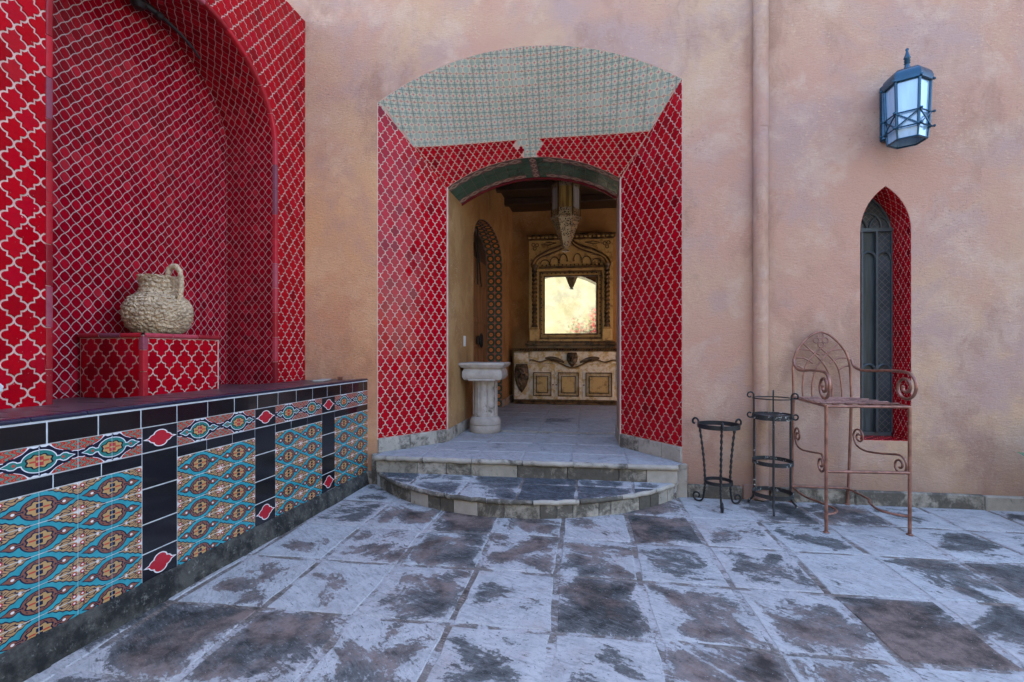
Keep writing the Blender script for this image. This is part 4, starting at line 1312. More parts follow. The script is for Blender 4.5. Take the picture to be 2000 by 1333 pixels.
# bullnose trim round the opening
def trim_piece(name, P, N1, N2, mat, parent, w1=TR, h1=.007, w2=.026):
    """P: points along the arris; N1: direction on the face away from the opening; N2: into the niche"""
    rows = []
    for p, a, b in zip(P, N1, N2):
        f = (-b)
        rows.append([p + a * w1, p + a * w1 + f * h1 * .7, p + a * w1 * .6 + f * h1, p + a * .004 + f * h1, p - a * .004 + f * h1 * .5, p - a * .006, p - a * .006 + b * w2, p + b * w2])
    m_ = MB(); m_.quadstrip(rows)
    n = len(rows[0]); m_.face(list(range(n))); m_.face([len(m_.v) - n + i for i in reversed(range(n))])
    return autosmooth(m_.build(name, mat, parent), 50)
Ltot = ncm[-1]; npc = int(Ltot / .205); stp = Ltot / npc
for i in range(npc):
    P, A_, B_ = [], [], []
    for j in range(4):
        u = i * stp + .002 + (stp - .004) * j / 3
        pos, nrm = nmap(u, 0.0); P.append(pos); A_.append(-nrm); B_.append(-LN)
    trim_piece('edge_trim', P, A_, B_, TRIM_R, rw)
# a chipped patch in the near strip
mb = MB()
for i in range(7):
    a, b = random.gauss(0, .012), random.gauss(0, .012)
    mb.lathe([(.012, 0), (.010, .004), (.004, .006)], 7, (0, 0, 0), lambda p, i_, j_: LW(2.285 + a + p.x, .004 + p.z, 1.03 + b + p.y))
mb.build('plaster_chip', GROUT_W, rw)
# old iron bracket under the crown of the vault
mb = MB()
br = [LW(1.30, -.40, 3.60), LW(1.22, -.36, 3.575), LW(1.12, -.33, 3.55), LW(1.02, -.31, 3.515), LW(.92, -.30, 3.47), LW(.86, -.30, 3.43)]
mb.tube(br, [.028, .022, .014, .011, .010, .008], 8)
mb.lathe([(.03, 0), (.05, .03), (.03, .07)], 10, LW(1.28, -.38, 3.53)); mb.lathe([(.02, 0), (.035, .02), (.02, .04)], 8, LW(1.16, -.34, 3.535))
tag(mb.build('iron_bracket', IRON, None, True), 'short dark iron bracket fixed under the crown of the red niche vault', 'bracket')

# ================================================================ LEDGE / PLANTER WITH PATTERNED TILES
pl = thing('tiled_planter', LW(1.3, .3, 0), 'long low wall faced with black and turquoise patterned tiles, in front of the red niche', 'planter')
PF = V((-1.928, 0, 0))
def PW(s, o, z): return PF + LE * s + LN * o + UP * z
PB = basis(PF, LE, LN, UP)          # x along, y out, z up
SEND = 3.3
mb = MB(); mb.box(-.03, SEND, -.66, .0022, 0, .918, PB); mb.box(-.03, SEND, -.05, .0022, .918, .936, PB); mb.build('core', GROUT_W, pl)
segs = [-.03, .35, .8, 1.35, 1.75, 2.3, 2.8, SEND]
for a, b in zip(segs, segs[1:]):
    mb = MB(); rows = []
    nseg = 5
    for i in range(nseg + 1):
        s_ = a + (b - a) * i / nseg; w_ = .012 * noise.noise(V((s_ * 3, 1, 1)))
        zt = .108 + .012 * s_ / 2 + .006 * noise.noise(V((s_ * 6, 4, 2)))
        rows.append([PW(s_, -.01, zt), PW(s_, .010, zt), PW(s_, .022 + w_, zt - .012), PW(s_, .040 + w_, .0), PW(s_, .040 + w_, -.02)])
    mb.quadstrip(rows); autosmooth(mb.build('base_course', MORTAR, pl), 50)
ex, ey, nn = LE, UP, LN
def ptile(s0, s1, z0, z1, mat, uv=None, name='tile', g=.0017):
    # along +LE runs towards the camera: keep a right-handed frame (-LE, UP, LN)
    return rect_tile(name, pl, PW((s0 + s1) / 2, 0.0, (z0 + z1) / 2), -LE, UP, LN, s1 - s0, z1 - z0, mat, .0052, .0016, uv, .003, g)
ZBOT = .105
fields = [(0.0, .539), (.716, 1.241), (1.428, 1.973), (2.160, 2.708), (2.9, SEND)]
cols = [(.539, .716), (1.241, 1.428), (1.973, 2.160), (2.708, 2.9)]
TH_ = .118
for (a, b) in fields:
    w_ = .137 if b - a < .5 else (b - a) / 4
    for i in range(4):
        s0, s1 = a + i * w_, a + (i + 1) * w_
        if s0 > SEND - .02: continue
        u0 = 4 - i - 1
        ptile(s0, s1, .722, .842, PRINT_B, (u0 % 2, 0.0, u0 % 2 + 1, 1.0), 'border_tile', .0009)
        z = .664; k = 0
        while z > ZBOT + .01:
            zb = max(ZBOT, z - TH_); fr = 1 - (z - zb) / TH_
            ptile(s0, s1, zb, z, PRINT_F, (u0 % 2, round(fr, 4), u0 % 2 + 1, 1.0), 'field_tile', .0007); z = zb
    x = a; wd = .182
    while x < b - .01:
        x1 = min(b, x + wd)
        if b - x1 < .05: x1 = b
        ptile(x, x1, .664, .722, BLACK_T, None, 'black_tile'); x = x1
for (a, b) in cols:
    ptile(a, b, .722, .842, PRINT_Q, (0, 0, 1, 1), 'quatrefoil_tile', .0018)
    for z0, z1 in ((.554, .722), (.389, .554), (.25, .389)): ptile(a, b, z0, z1, BLACK_T, None, 'black_tile', .002)
    ptile(a, b, ZBOT + .005, .25, PRINT_Q, (0, 0, 1, 1), 'quatrefoil_tile', .0018)
s_ = .075
ptile(0, s_, .840, .929, BLACK_T, None, 'black_tile', .0025)
while s_ < SEND - .02:
    ptile(s_, min(SEND, s_ + .190), .840, .929, BLACK_T, None, 'black_tile', .0025); s_ += .190
# navy bullnose along the front edge
s_ = 0.0
while s_ < SEND - .02:
    s1 = min(SEND, s_ + .20)
    n_ = 2
    mb = MB(); rows = []
    for j in range(n_):
        a = s_ + .002 + (s1 - s_ - .004) * j
        rows.append([PW(a, -.004, .934), PW(a, .006, .934), PW(a, .0085, .938), PW(a, .007, .945), PW(a, .0, .951), PW(a, -.05, .951), PW(a, -.05, .930)])
    mb.quadstrip(rows); nq = len(rows[0]); mb.face(list(range(nq))); mb.face([nq + i for i in reversed(range(nq))])
    autosmooth(mb.build('edge_trim', BLUE_T, pl), 50); s_ = s1
# ledge tiles on top
s_ = -.02
for k in range(17):
    for (o0, o1) in ((-.33, -.055), (-.62, -.33)):
        c = PW(s_ + .1, (o0 + o1) / 2, .936 - (.012 if o0 < -.4 else 0))
        rect_tile('ledge_tile', pl, c, -LE, -LN, UP, .2, o1 - o0, LEDGE_T, .008, .003, None, .004, .003)
    s_ += .2
# floor of the niche
mb = MB(); mb.box(NS0 - .03, NS1 + .03, ND - .02, .02, .80, .915, basis(LP, LE, LN, UP)); mb.build('niche_floor', LEDGE_T, rw)

# small broken tiles left on the ledge by the house wall
for k, (a, o, z, w_, d_, h_, rz, mt, lb) in enumerate(((.30, -.26, .945, .26, .09, .010, .25, STONE, 'thin pale tile offcut lying on the ledge against the house wall'), (.13, -.15, .945, .10, .07, .030, -.4, TERRA, 'small brown brick fragment on the ledge end by the house wall'))):
    mb = MB(); mb.box(-w_ / 2, w_ / 2, -d_ / 2, d_ / 2, 0, h_, Matrix.Translation(PW(a, o, z)) @ Matrix.Rotation(rz + 1.6, 4, 'Z'), .003)
    tag(mb.build('tile_offcut' if k == 0 else 'brick_fragment', mt), lb, 'fragment')

# ================================================================ PEDESTAL IN THE NICHE
PS0, PS1, PN0, PN1, PZ0, PZ1 = 1.03, 1.60, ND + .03, .02, .912, 1.31
pd = thing('tiled_pedestal', LW((PS0 + PS1) / 2, -.2, PZ0), 'square red tiled pedestal standing in the niche under the clay jug', 'pedestal')
LB_ = basis(LP, LE, LN, UP)
mb = MB(); mb.box(PS0, PS1, PN0, PN1, PZ0, PZ1 - .012, LB_); pcore = mb.build('core', GROUT, pd)
pt_ = TileSet('arabesque_tile', RED_O, RED_I)
PWD, PHT = .112, .148
PAR = arabesque(PWD, PHT, .0036, 3)
CW = .024
lattice(pt_, pcore, flat(LW(0, PN1, 0) + LN * .001, -LE, UP, LN), PWD, PHT, PAR, -PS1 + CW, -PS0 - .014, PZ0 + .003, PZ1 - .034, key='a', ou=-1.315, ov=1.0)
lattice(pt_, pcore, flat(LW(PS1, 0, 0) + LE * .001, LN, UP, LE), PWD, PHT, PAR, PN0 + .01, PN1 - CW, PZ0 + .003, PZ1 - .034, key='b', ou=-.08, ov=1.0)
pt_.emit(300, pd, 'rest')
z = PZ0
for h_ in (.165, .13, .085):
    P = [LW(PS1, PN1, z + .002), LW(PS1, PN1, z + h_ - .002)]
    mb = MB(); rows = []
    for p in P:
        rows.append([p - LN * CW, p - LN * CW + LE * .008, p - LN * .008 + LE * .010, p + LN * .006 + LE * .006, p + LN * .010 - LE * .008, p - LE * CW + LN * .008, p - LE * CW])
    mb.quadstrip(rows); autosmooth(mb.build('corner_trim', TRIM_R, pd), 50); z += h_
for (a, b, fn) in ((PS0, PS1, 'f'), (PN0, PN1, 's')):
    n_ = 3; L = (b - a) / n_
    for i in range(n_):
        x0, x1 = a + i * L + .002, a + (i + 1) * L - .002
        mb = MB(); rows = []
        for x in (x0, x1):
            q = (lambda o, z_: LW(x, PN1 + o, z_)) if fn == 'f' else (lambda o, z_: LW(PS1 + o, x, z_))
            rows.append([q(-.03, PZ1 - .03), q(.006, PZ1 - .03), q(.013, PZ1 - .022), q(.013, PZ1 - .010), q(.006, PZ1 - .001), q(-.04, PZ1)])
        mb.quadstrip(rows); autosmooth(mb.build('top_trim', TRIM_R, pd), 50)
mb = MB(); mb.box(PS0 + .02, PS1 - .03, PN0, PN1 - .03, PZ1 - .012, PZ1 - .002, LB_); mb.build('top_slab', LEDGE_T, pd)

# ================================================================ CLAY JUG
jx = LW(1.285, -.215, 0)
jug = thing('clay_jug', (jx.x, jx.y, PZ1), 'round tan clay jug with scaly surface and one loop handle on the red pedestal', 'jug')
prof = []
key = [(.095, 0), (.130, .010), (.166, .045), (.184, .09), (.189, .135), (.184, .18), (.166, .22), (.135, .25), (.106, .266), (.094, .285), (.093, .32), (.097, .36), (.099, .385), (.092, .39), (.080, .383), (.076, .34)]
for (r0, z0), (r1, z1) in zip(key, key[1:]):
    n_ = max(2, int(math.hypot(r1 - r0, z1 - z0) / .0055))
    for i in range(n_): prof.append((r0 + (r1 - r0) * i / n_, z0 + (z1 - z0) * i / n_))
prof.append(key[-1])
def scaly(p, i, j):
    r_, z = prof[i]
    if z > .386: return p
    q = p * 31 + V((noise.noise(p * 9), noise.noise(p * 9 + V((5, 5, 5))), 0)) * .9
    dd, pp = noise.voronoi(V((q.x, q.y, q.z * 1.15)))
    e = min(1.0, (dd[1] - dd[0]) * 3.0) ** .6
    k = .016 * (e - .6) + .003 * noise.noise(p * 90)
    tl = (pp[0].z - q.z) * .007
    d = V((p.x, p.y, 0)).normalized()
    return p + d * (k + tl) + V((0, 0, tl * .5))
mb = MB(); mb.lathe(prof, 170, (0, 0, 0), scaly, cap=False)
mb.v = [p + V((jx.x, jx.y, PZ1)) for p in mb.v]
mb.build('body', CLAY, jug, True)
mb = MB(); mb.lathe([(.085, .345), (.001, .34)], 24, (jx.x, jx.y, PZ1), cap=False); mb.build('inner_wall', CLAY, jug)
hd_ = (V((math.cos(PSI), math.sin(PSI), 0)) * .97 + V((.0, -.2, 0))).normalized()
ctl = [(.080, .365), (.080, .415), (.100, .448), (.138, .455), (.170, .425), (.183, .37), (.182, .31), (.174, .25), (.162, .215)]
hp_ = []
for i in range(len(ctl) - 1):
    for t_ in range(4):
        f = t_ / 4; p0 = V(ctl[max(0, i - 1)]); p1 = V(ctl[i]); p2 = V(ctl[i + 1]); p3 = V(ctl[min(len(ctl) - 1, i + 2)])
        q = .5 * ((2 * p1) + (p2 - p0) * f + (2 * p0 - 5 * p1 + 4 * p2 - p3) * f * f + (3 * p1 - p0 - 3 * p2 + p3) * f ** 3); hp_.append(q)
hp_.append(V(ctl[-1]))
mb = MB(); mb.tube([V((jx.x, jx.y, PZ1 + q.y)) + hd_ * q.x for q in hp_], [.0165 + .002 * math.sin(i * 2.1) for i in range(len(hp_))], 14)
mb.v = [p + V((noise.noise(p * 60), noise.noise(p * 60 + V((3, 3, 3))), noise.noise(p * 60 + V((7, 7, 7))))) * .006 for p in mb.v]
mb.build('handle', CLAY, jug, True)
# ================================================================ OBJECTS
def spline(P, k=6):
    P = [V(p) for p in P]; o = []
    for i in range(len(P) - 1):
        p0, p1, p2, p3 = P[max(0, i - 1)], P[i], P[i + 1], P[min(len(P) - 1, i + 2)]
        for t in range(k):
            f = t / k
            o.append(.5 * ((2 * p1) + (p2 - p0) * f + (2 * p0 - 5 * p1 + 4 * p2 - p3) * f * f + (3 * p1 - p0 - 3 * p2 + p3) * f ** 3))
    o.append(P[-1]); return o
def spiral(c, e1, e2, r0, r1, a0, a1, n=26):
    c, e1, e2 = V(c), V(e1), V(e2)
    return [c + (e1 * math.cos(a0 + (a1 - a0) * i / n) + e2 * math.sin(a0 + (a1 - a0) * i / n)) * (r0 + (r1 - r0) * i / n) for i in range(n + 1)]
PI = math.pi

# ---- stone pillar with a capital
px, py = -1.085, 1.255
sp_ = thing('stone_pillar', (px, py, Z2), 'short carved stone pillar with a wide square capital inside the entrance', 'pillar')
mb = MB(); mb.lathe([(.17, 0), (.178, .012), (.178, .07), (.172, .085), (.172, .088), (.178, .095), (.176, .135), (.160, .165), (.142, .18)], 40, (px, py, Z2)); autosmooth(mb.build('base', STONE_P, sp_), 40)
def oct_(p, i, j):
    a = math.atan2(p.y - py, p.x - px); k = 1 + .035 * math.cos(8 * a); return V((px + (p.x - px) * k, py + (p.y - py) * k, p.z))
mb = MB(); mb.lathe([(.140, .175), (.134, .25), (.131, .42), (.131, .56), (.140, .60)], 48, (px, py, Z2), oct_); autosmooth(mb.build('shaft', STONE_P, sp_), 60)
for k in range(8):
    a = PI / 8 + k * PI / 4
    mb = MB(); mb.tube([(px + .137 * math.cos(a), py + .137 * math.sin(a), Z2 + z) for z in (.20, .58)], .007, 6); mb.build('flute_rib', STONE_P, sp_, True)
# capital: rolled cushion front to back with a slab on top
def cush(sc, z): return (sc, z)
mb = MB(); rows = []
for (h_, z) in ((.150, .585), (.205, .60), (.225, .635), (.222, .69), (.205, .72), (.215, .735)):
    rows.append([V((px + sx * h_ * 1.0 + .0, py + sy * h_ * .92, Z2 + z)) for sx, sy in ((-1, -1), (-.5, -1.02), (0, -.98), (.5, -1.02), (1, -1), (1.03, 0), (1, 1), (0, 1), (-1, 1), (-1.03, 0))])
mb.quadstrip(rows, True); autosmooth(mb.build('capital', STONE_P, sp_), 45)
mb = MB(); rows = []
for (h_, z) in ((.225, .735), (.236, .742), (.236, .752), (.246, .757), (.252, .768), (.252, .785), (.246, .79), (.01, .79)):
    rows.append([V((px + sx * h_, py + sy * h_ * .95, Z2 + z)) for sx, sy in ((-1, -1), (1, -1), (1, 1), (-1, 1))])
mb.quadstrip(rows, True); mb.build('top_slab', STONE_P, sp_)
mb = MB(); mb.tube([(px - .15, py - .21, Z2 + .60), (px + .15, py - .21, Z2 + .60)], .012, 6); mb.build('bead', STONE_P, sp_, True)

# ---- dresser
DX0, DX1, DY0, DY1 = -1.215, .91, 4.10, 4.55
DC = (DX0 + DX1) / 2
ds = thing('dresser', (DC, 4.3, Z2), 'weathered cream and gilt carved dresser with lion masks against the vestibule back wall', 'dresser')
mb = MB(); mb.box(DX0 + .06, DX1 - .06, DY0 + .03, DY1, .36, 1.19); mb.build('body', PEEL, ds)
mb = MB(); mb.box(DX0 + .04, DX1 - .04, DY0 + .005, DY1, Z2, .325, None, .006); mb.box(DX0 + .055, DX1 - .055, DY0 + .015, DY1, .325, .362, None, .01); mb.build('plinth', GILT_D, ds)
mb = MB(); mb.box(DX0, DX1, DY0 - .03, DY1, 1.195, 1.212, None, .004); mb.box(DX0 + .01, DX1 - .01, DY0 - .02, DY1, 1.232, 1.246, None, .004); mb.build('top', GILT_D, ds)
n_ = 46
for i in range(n_):
    x = DX0 + .02 + (DX1 - DX0 - .04) * i / n_
    mb = MB(); mb.tube([(x, DY0 - .018, 1.210), (x + .036, DY0 - .018, 1.234)], .011, 5); mb.build('rope_bead', BRONZE if i % 1 else GILT_D, ds, True)
# frieze with rolled end blocks
mb = MB(); mb.box(DX0 + .33, DX1 - .33, DY0 + .0, DY0 + .04, .98, 1.195, None, .008); mb.build('frieze', PEEL, ds)
for x0 in (DX0 + .06, DX1 - .31):
    mb = MB(); rows = []
    for t in range(9):
        a = PI * t / 8
        y, z = DY0 + .03 - .055 * math.sin(a), 1.075 + .105 * math.cos(a)
        rows.append([V((x0 + .0, y, z)), V((x0 + .012, y - .01 * math.sin(a), z)), V((x0 + .238, y - .01 * math.sin(a), z)), V((x0 + .25, y, z))])
    mb.quadstrip(rows); autosmooth(mb.build('end_block', PEEL, ds), 40)
# wavy apron moulding
def apron(x):
    d = abs(x - DC); return .975 + .055 * math.cos(min(d / .34, 1.0) * PI + PI) * 1.0 - (.0 if d < .34 else 0) + (.018 * math.sin((d - .34) * 22) if d > .34 else 0)
xs = [DX0 + .33 + (DX1 - DX0 - .66) * i / 60 for i in range(61)]
mb = MB(); mb.tube([(x, DY0 - .006, apron(x)) for x in xs], .012, 6); mb.build('apron_moulding', GILT_D, ds, True)
mb = MB(); mb.tube([(x, DY0 - .002, apron(x) - .02) for x in xs], .007, 6); mb.build('apron_bead', GILT, ds, True)
for sgn in (-1, 1):
    mb = MB(); q = []
    for i in range(11):
        t = i / 10; x = DC + sgn * (.13 + .33 * t); q.append((x, DY0 - .008, 1.005 + .075 * math.sin(t * PI * .62)))
    mb.tube(q, [.010 + .024 * math.sin(PI * (i + .8) / 11.6) for i in range(11)], 8)
    mb.build('leaf_swag', BRONZE, ds, True)
def lion(cx, z0, z1, hw, parent, name, y):
    """carved lion mask on a shield: mane, brow, muzzle, jaw and beard in relief"""
    nu, nv = 26, 36; rows = []
    for j in range(nv + 1):
        v = j / nv; z = z0 + (z1 - z0) * v
        wd = hw * (math.sin(min(1, v / .62) * PI / 2) ** .8 if v < .62 else 1.0 - .25 * ((v - .62) / .38) ** 3)
        row = []
        for i in range(nu + 1):
            u = -1 + 2 * i / nu; x = cx + u * wd
            dz = (v - .60)
            d = .055 * math.sqrt(max(0, 1 - u * u)) * min(1, v * 3 + .1) * min(1, (1 - v) * 6 + .2)
            fx, fz = u * wd / hw, dz * (z1 - z0) / hw
            d += .045 * math.exp(-((fx / .24) ** 2 + ((fz + .18) / .30) ** 2))        # muzzle
            d += .025 * math.exp(-((fx / .12) ** 2 + ((fz - .12) / .35) ** 2))        # nose ridge
            for e in (-1, 1):
                d -= .030 * math.exp(-(((fx - e * .30) / .11) ** 2 + ((fz - .14) / .08) ** 2))   # eyes
                d += .022 * math.exp(-(((fx - e * .32) / .20) ** 2 + ((fz - .30) / .09) ** 2))   # brows
            d -= .028 * math.exp(-((fx / .22) ** 2 + ((fz + .40) / .05) ** 2))         # mouth
            mane = abs(noise.noise(V((x * 26, z * 16, cx)))) * .045 * min(1, (fx * fx + fz * fz) * 1.6)
            row.append(V((x, y - d - mane, z)))
        rows.append(row)
    m_ = MB(); m_.quadstrip(rows); return m_.build(name, BRONZE, parent, True)
lion(DX0 + .19, .475, .975, .125, ds, 'lion_mask', DY0 + .02)
lion(DX1 - .19, .475, .975, .125, ds, 'lion_mask', DY0 + .02)
lion(DC, .925, 1.175, .095, ds, 'lion_mask', DY0 - .01)
# doors
dx = [DX0 + .335, -.452, .018, DX1 - .335]
for k in range(3):
    a, b = dx[k], dx[k + 1]
    mb = MB(); mb.box(a + .005, b - .005, DY0 + .012, DY0 + .034, .372, .895, None, .004); dd_ = mb.build('door', PEEL, ds)
    for ins, d_, mt, hw in ((.055, .022, GILT_D, .018), (.085, .014, GILT, .010), (.108, .018, GILT_D, .016)):
        x0, x1, z0, z1 = a + ins, b - ins, .372 + ins * .95, .895 - ins * 1.1
        mb = MB(); y0 = DY0 + .012 - d_; y1 = DY0 + .013
        mb.box(x0, x1, y0, y1, z1 - hw, z1, None, .003); mb.box(x0, x1, y0, y1, z0, z0 + hw, None, .003)
        mb.box(x0, x0 + hw, y0, y1, z0 + hw, z1 - hw, None, .003); mb.box(x1 - hw, x1, y0, y1, z0 + hw, z1 - hw, None, .003)
        mb.build('panel_moulding', mt, dd_)
    ins = .128; mb = MB(); mb.box(a + ins, b - ins, DY0 + .002, DY0 + .013, .372 + ins * .95, .895 - ins * 1.1, None, .004); mb.build('panel', GILT, dd_)
    kx = b - .028 if k == 0 else a + .028
    mb = MB(); mb.lathe([(.006, 0), (.007, .012), (.013, .02), (.010, .03), (.002, .034)], 10, (0, 0, 0), lambda p, i, j: V((kx + p.x, DY0 + .012 - p.z, .62 + p.y))); mb.build('knob', BRONZE, dd_, True)

# ---- mirror in its frame, standing on the dresser against the wall
MX = -.186; MY = 4.40
mf = thing('framed_mirror', (MX, MY, 1.25), 'gilt carved mirror frame with ogee arch and twisted columns on top of the dresser', 'mirror')
mb = MB(); mb.box(MX - .74, MX + .74, MY, 4.55, 1.36, 3.20); mb.build('back_board', GILT, mf)
mb = MB(); mb.box(MX - .80, MX + .80, MY - .10, 4.55, 1.305, 1.345, None, .008); mb.box(MX - .77, MX + .77, MY - .08, 4.55, 1.345, 1.375, None, .008); mb.box(MX - .77, MX + .77, MY - .07, 4.55, 1.247, 1.305, None, .006); mb.build('base_moulding', GILT_D, mf)
mb = MB(); mb.box(MX - .78, MX + .78, MY - .09, 4.55, 3.225, 3.265, None, .008); mb.box(MX - .75, MX + .75, MY - .05, 4.55, 3.17, 3.20, None, .008); mb.build('cornice', GILT_D, mf)
for i in range(20):
    x = MX - .72 + 1.44 * i / 19
    mb = MB(); mb.box(x - .024, x + .024, MY - .07, MY - .045, 3.20, 3.224, None, .004); mb.build('dentil', GILT, mf)
PX0, PX1, PZ_0, PZ_1 = MX - .452, MX + .452, 1.513, 2.515
for ins, d_, hw, mt in ((-.145, .035, .045, GILT), (-.10, .055, .03, GILT_D), (-.048, .045, .022, GILT), (-.026, .028, .026, GILT_D)):
    x0, x1, z0, z1 = PX0 + ins, PX1 - ins, PZ_0 + ins, PZ_1 - ins
    mb = MB(); y0, y1 = MY - d_, MY + .001
    mb.box(x0, x1, y0, y1, z1 - hw, z1, None, .006); mb.box(x0, x1, y0, y1, z0, z0 + hw, None, .006)
    mb.box(x0, x0 + hw, y0, y1, z0 + hw, z1 - hw, None, .006); mb.box(x1 - hw, x1, y0, y1, z0 + hw, z1 - hw, None, .006)
    mb.build('inner_frame', mt, mf)
def beads(a, b, n):
    for i in range(n):
        p = V(a).lerp(V(b), (i + .5) / n)
        mb = MB(); mb.lathe([(.004, -.012), (.012, -.006), (.013, 0), (.012, .006), (.004, .012)], 8, p); mb.build('bead', GILT if i % 2 else GILT_D, mf, True)
bo = .060
beads((PX0 - bo, MY - .03, PZ_1 + bo), (PX1 + bo, MY - .03, PZ_1 + bo), 26)
beads((PX0 - bo, MY - .03, PZ_0 - .02), (PX0 - bo, MY - .03, PZ_1 + bo), 28); beads((PX1 + bo, MY - .03, PZ_0 - .02), (PX1 + bo, MY - .03, PZ_1 + bo), 28)
mb = MB(); mb.box(PX0 - .003, PX1 + .003, MY - .012, MY - .002, PZ_0 - .003, PZ_1 + .003); mb.build('mirror_glass', MIRROR, mf)
for sg in (-1, 1):
    cx = MX + sg * .635
    def tw(p, i, j):
        a = math.atan2(p.y - (MY - .05), p.x - cx); k = 1 + .22 * math.cos(2 * (a - p.z * 42)); return V((cx + (p.x - cx) * k, MY - .05 + (p.y - MY + .05) * k, p.z))
    mb = MB(); mb.lathe([(.042, z / 90 * .98 + 1.67) for z in range(91)], 16, (cx, MY - .05, 0), tw); mb.build('twisted_column', GILT_D, mf, True)
    mb = MB(); mb.lathe([(.055, 1.625), (.062, 1.635), (.058, 1.65), (.046, 1.665), (.044, 1.68)], 20, (cx, MY - .05, 0)); mb.build('column_base', BRONZE, mf, True)
    mb = MB(); mb.lathe([(.044, 2.64), (.050, 2.655), (.046, 2.665), (.060, 2.69), (.070, 2.715), (.070, 2.73)], 20, (cx, MY - .05, 0)); mb.build('column_capital', BRONZE, mf, True)
    mb = MB(); mb.box(cx - .09, cx + .09, MY - .11, MY + .0, 1.376, 1.60, None, .012); mb.box(cx - .07, cx + .07, MY - .10, MY, 1.60, 1.626, None, .008); mb.build('column_plinth', GILT, mf)
    # ogee arch rails
    for k, (o_, r_, mt) in enumerate(((.0, .018, GILT_D), (.035, .012, GILT), (.062, .016, GILT_D), (.095, .010, GILT))):
        q = spline([(cx + sg * (.06 - o_), MY - .03, 2.735), (cx + sg * (-.02 - o_ * .9), MY - .035, 2.86 - o_ * .2), (MX + sg * (.40 - o_ * .5), MY - .04, 2.985 - o_), (MX + sg * .22, MY - .04, 3.045 - o_ * 1.1), (MX + sg * (.07), MY - .04, 3.12 - o_ * 1.0), (MX + sg * .012, MY - .04, 3.19 - o_ * .9)], 6)
        mb = MB(); mb.tube(q, r_, 6); mb.build('ogee_rail', mt, mf, True)
    # cusps
    for (a, b, h_, z) in ((.055, .19, .12, 2.80), (.20, .36, .10, 2.77), (.37, .53, .08, 2.745)):
        c = MX + sg * (a + b) / 2; r_ = (b - a) / 2
        mb = MB(); mb.tube([(c + r_ * math.cos(t / 10 * PI), MY - .02, z + h_ * math.sin(t / 10 * PI)) for t in range(11)], .011, 6); mb.build('cusp', GILT_D, mf, True)
        mb = MB(); mb.lathe([(.006, -.02), (.018, -.01), (.018, .005), (.005, .02)], 8, (MX + sg * a, MY - .025, z)); mb.build('cusp_drop', GILT_D, mf, True)
    # trefoil in the corner
    for (a, b) in ((.66, 3.10), (.595, 3.09), (.635, 3.03)):
        mb = MB(); mb.tube([(MX + sg * a + .028 * math.cos(t / 12 * 2 * PI), MY - .012, b + .028 * math.sin(t / 12 * 2 * PI)) for t in range(12)], .008, 6, True); mb.build('trefoil_ring', GILT_D, mf, True)
    mb = MB(); mb.tube([(MX + sg * .25, MY - .01, 3.12), (MX + sg * .40, MY - .01, 3.135), (MX + sg * .52, MY - .01, 3.10), (MX + sg * .40, MY - .01, 3.085), (MX + sg * .25, MY - .01, 3.12)], .008, 6); mb.build('spandrel_leaf', GILT_D, mf, True)
for i in range(15):
    x = MX - .50 + 1.0 * i / 14
    mb = MB(); mb.lathe([(.004, -.016), (.016, -.004), (.012, .012), (.002, .018)], 8, (x, MY - .02, 2.725)); mb.build('crest_bead', GILT_D, mf, True)
mb = MB(); mb.box(MX - .56, MX + .56, MY - .06, MY, 2.672, 2.702, None, .006); mb.build('lintel_moulding', GILT_D, mf)

# ---- hanging lantern
hx, hy = -.206, 2.4
hl = thing('hanging_lantern', (hx, hy, 2.56), 'hexagonal pierced brass lantern with amber glass hanging in the vestibule', 'lantern')
def hexring(r_, z, n=6, rot=0.0, cx=hx, cy=hy): return [V((cx + r_ * math.cos(rot + 2 * PI * k / n), cy + r_ * math.sin(rot + 2 * PI * k / n), z)) for k in range(n)]
HR = PI / 6
for k in range(6):
    a, b = k, (k + 1) % 6
    lo, hi = hexring(.185, 3.115), hexring(.185, 3.42)
    mb = MB(); mb.poly([lo[a], lo[b], hi[b], hi[a]]); mb.build('pane', AMBER_GLASS if k in (4, 1) else GREY_GLASS, hl)
    mb = MB(); mb.tube([hexring(.19, 3.0)[a], hexring(.19, 3.46)[a]], .012, 6); mb.build('corner_post', BRASS_D, hl, True)
    rows = []
    tiers = [(.19, 3.00), (.175, 2.93), (.165, 2.925), (.15, 2.86), (.142, 2.855), (.12, 2.78), (.112, 2.775), (.085, 2.69), (.078, 2.685), (.045, 2.60), (.03, 2.585)]
    for (r_, z) in tiers: q = hexring(r_, z); rows.append([q[a], q[b]])
    mb = MB(); mb.quadstrip(rows); mb.build('pierced_cone_panel', PIERCED, hl)
    q0, q1 = hexring(.187, 3.0), hexring(.187, 3.115)
    # scalloped collar over the foot and head of the glass
    for z0, z1, s1 in ((3.0, 3.10, 1), (3.46, 3.40, -1)):
        A0, A1 = hexring(.19, z0)[a], hexring(.19, z0)[b]; pts_ = [A0, A1]
        for i in range(13):
            t = 1 - i / 12; p = A0.lerp(A1, t); pts_.append(V((p.x, p.y, z1 + s1 * .014 * abs(math.sin(t * 3 * PI)))))
        mb = MB(); mb.poly(pts_); mb.build('scalloped_collar', PIERCED, hl)
    for i in range(5):
        p = hexring(.205, 3.0)[a].lerp(hexring(.205, 3.0)[b], (i + .5) / 5)
        mb = MB(); mb.lathe([(.003, -.02), (.013, -.008), (.014, .006), (.004, .016)], 6, p); mb.build('rim_bud', PIERCED, hl, True)
mb = MB(); mb.lathe([(.03, 2.585), (.022, 2.575), (.045, 2.565), (.052, 2.555), (.03, 2.548), (.004, 2.545)], 16, (hx, hy, 0)); mb.build('foot_cup', PIERCED, hl, True)
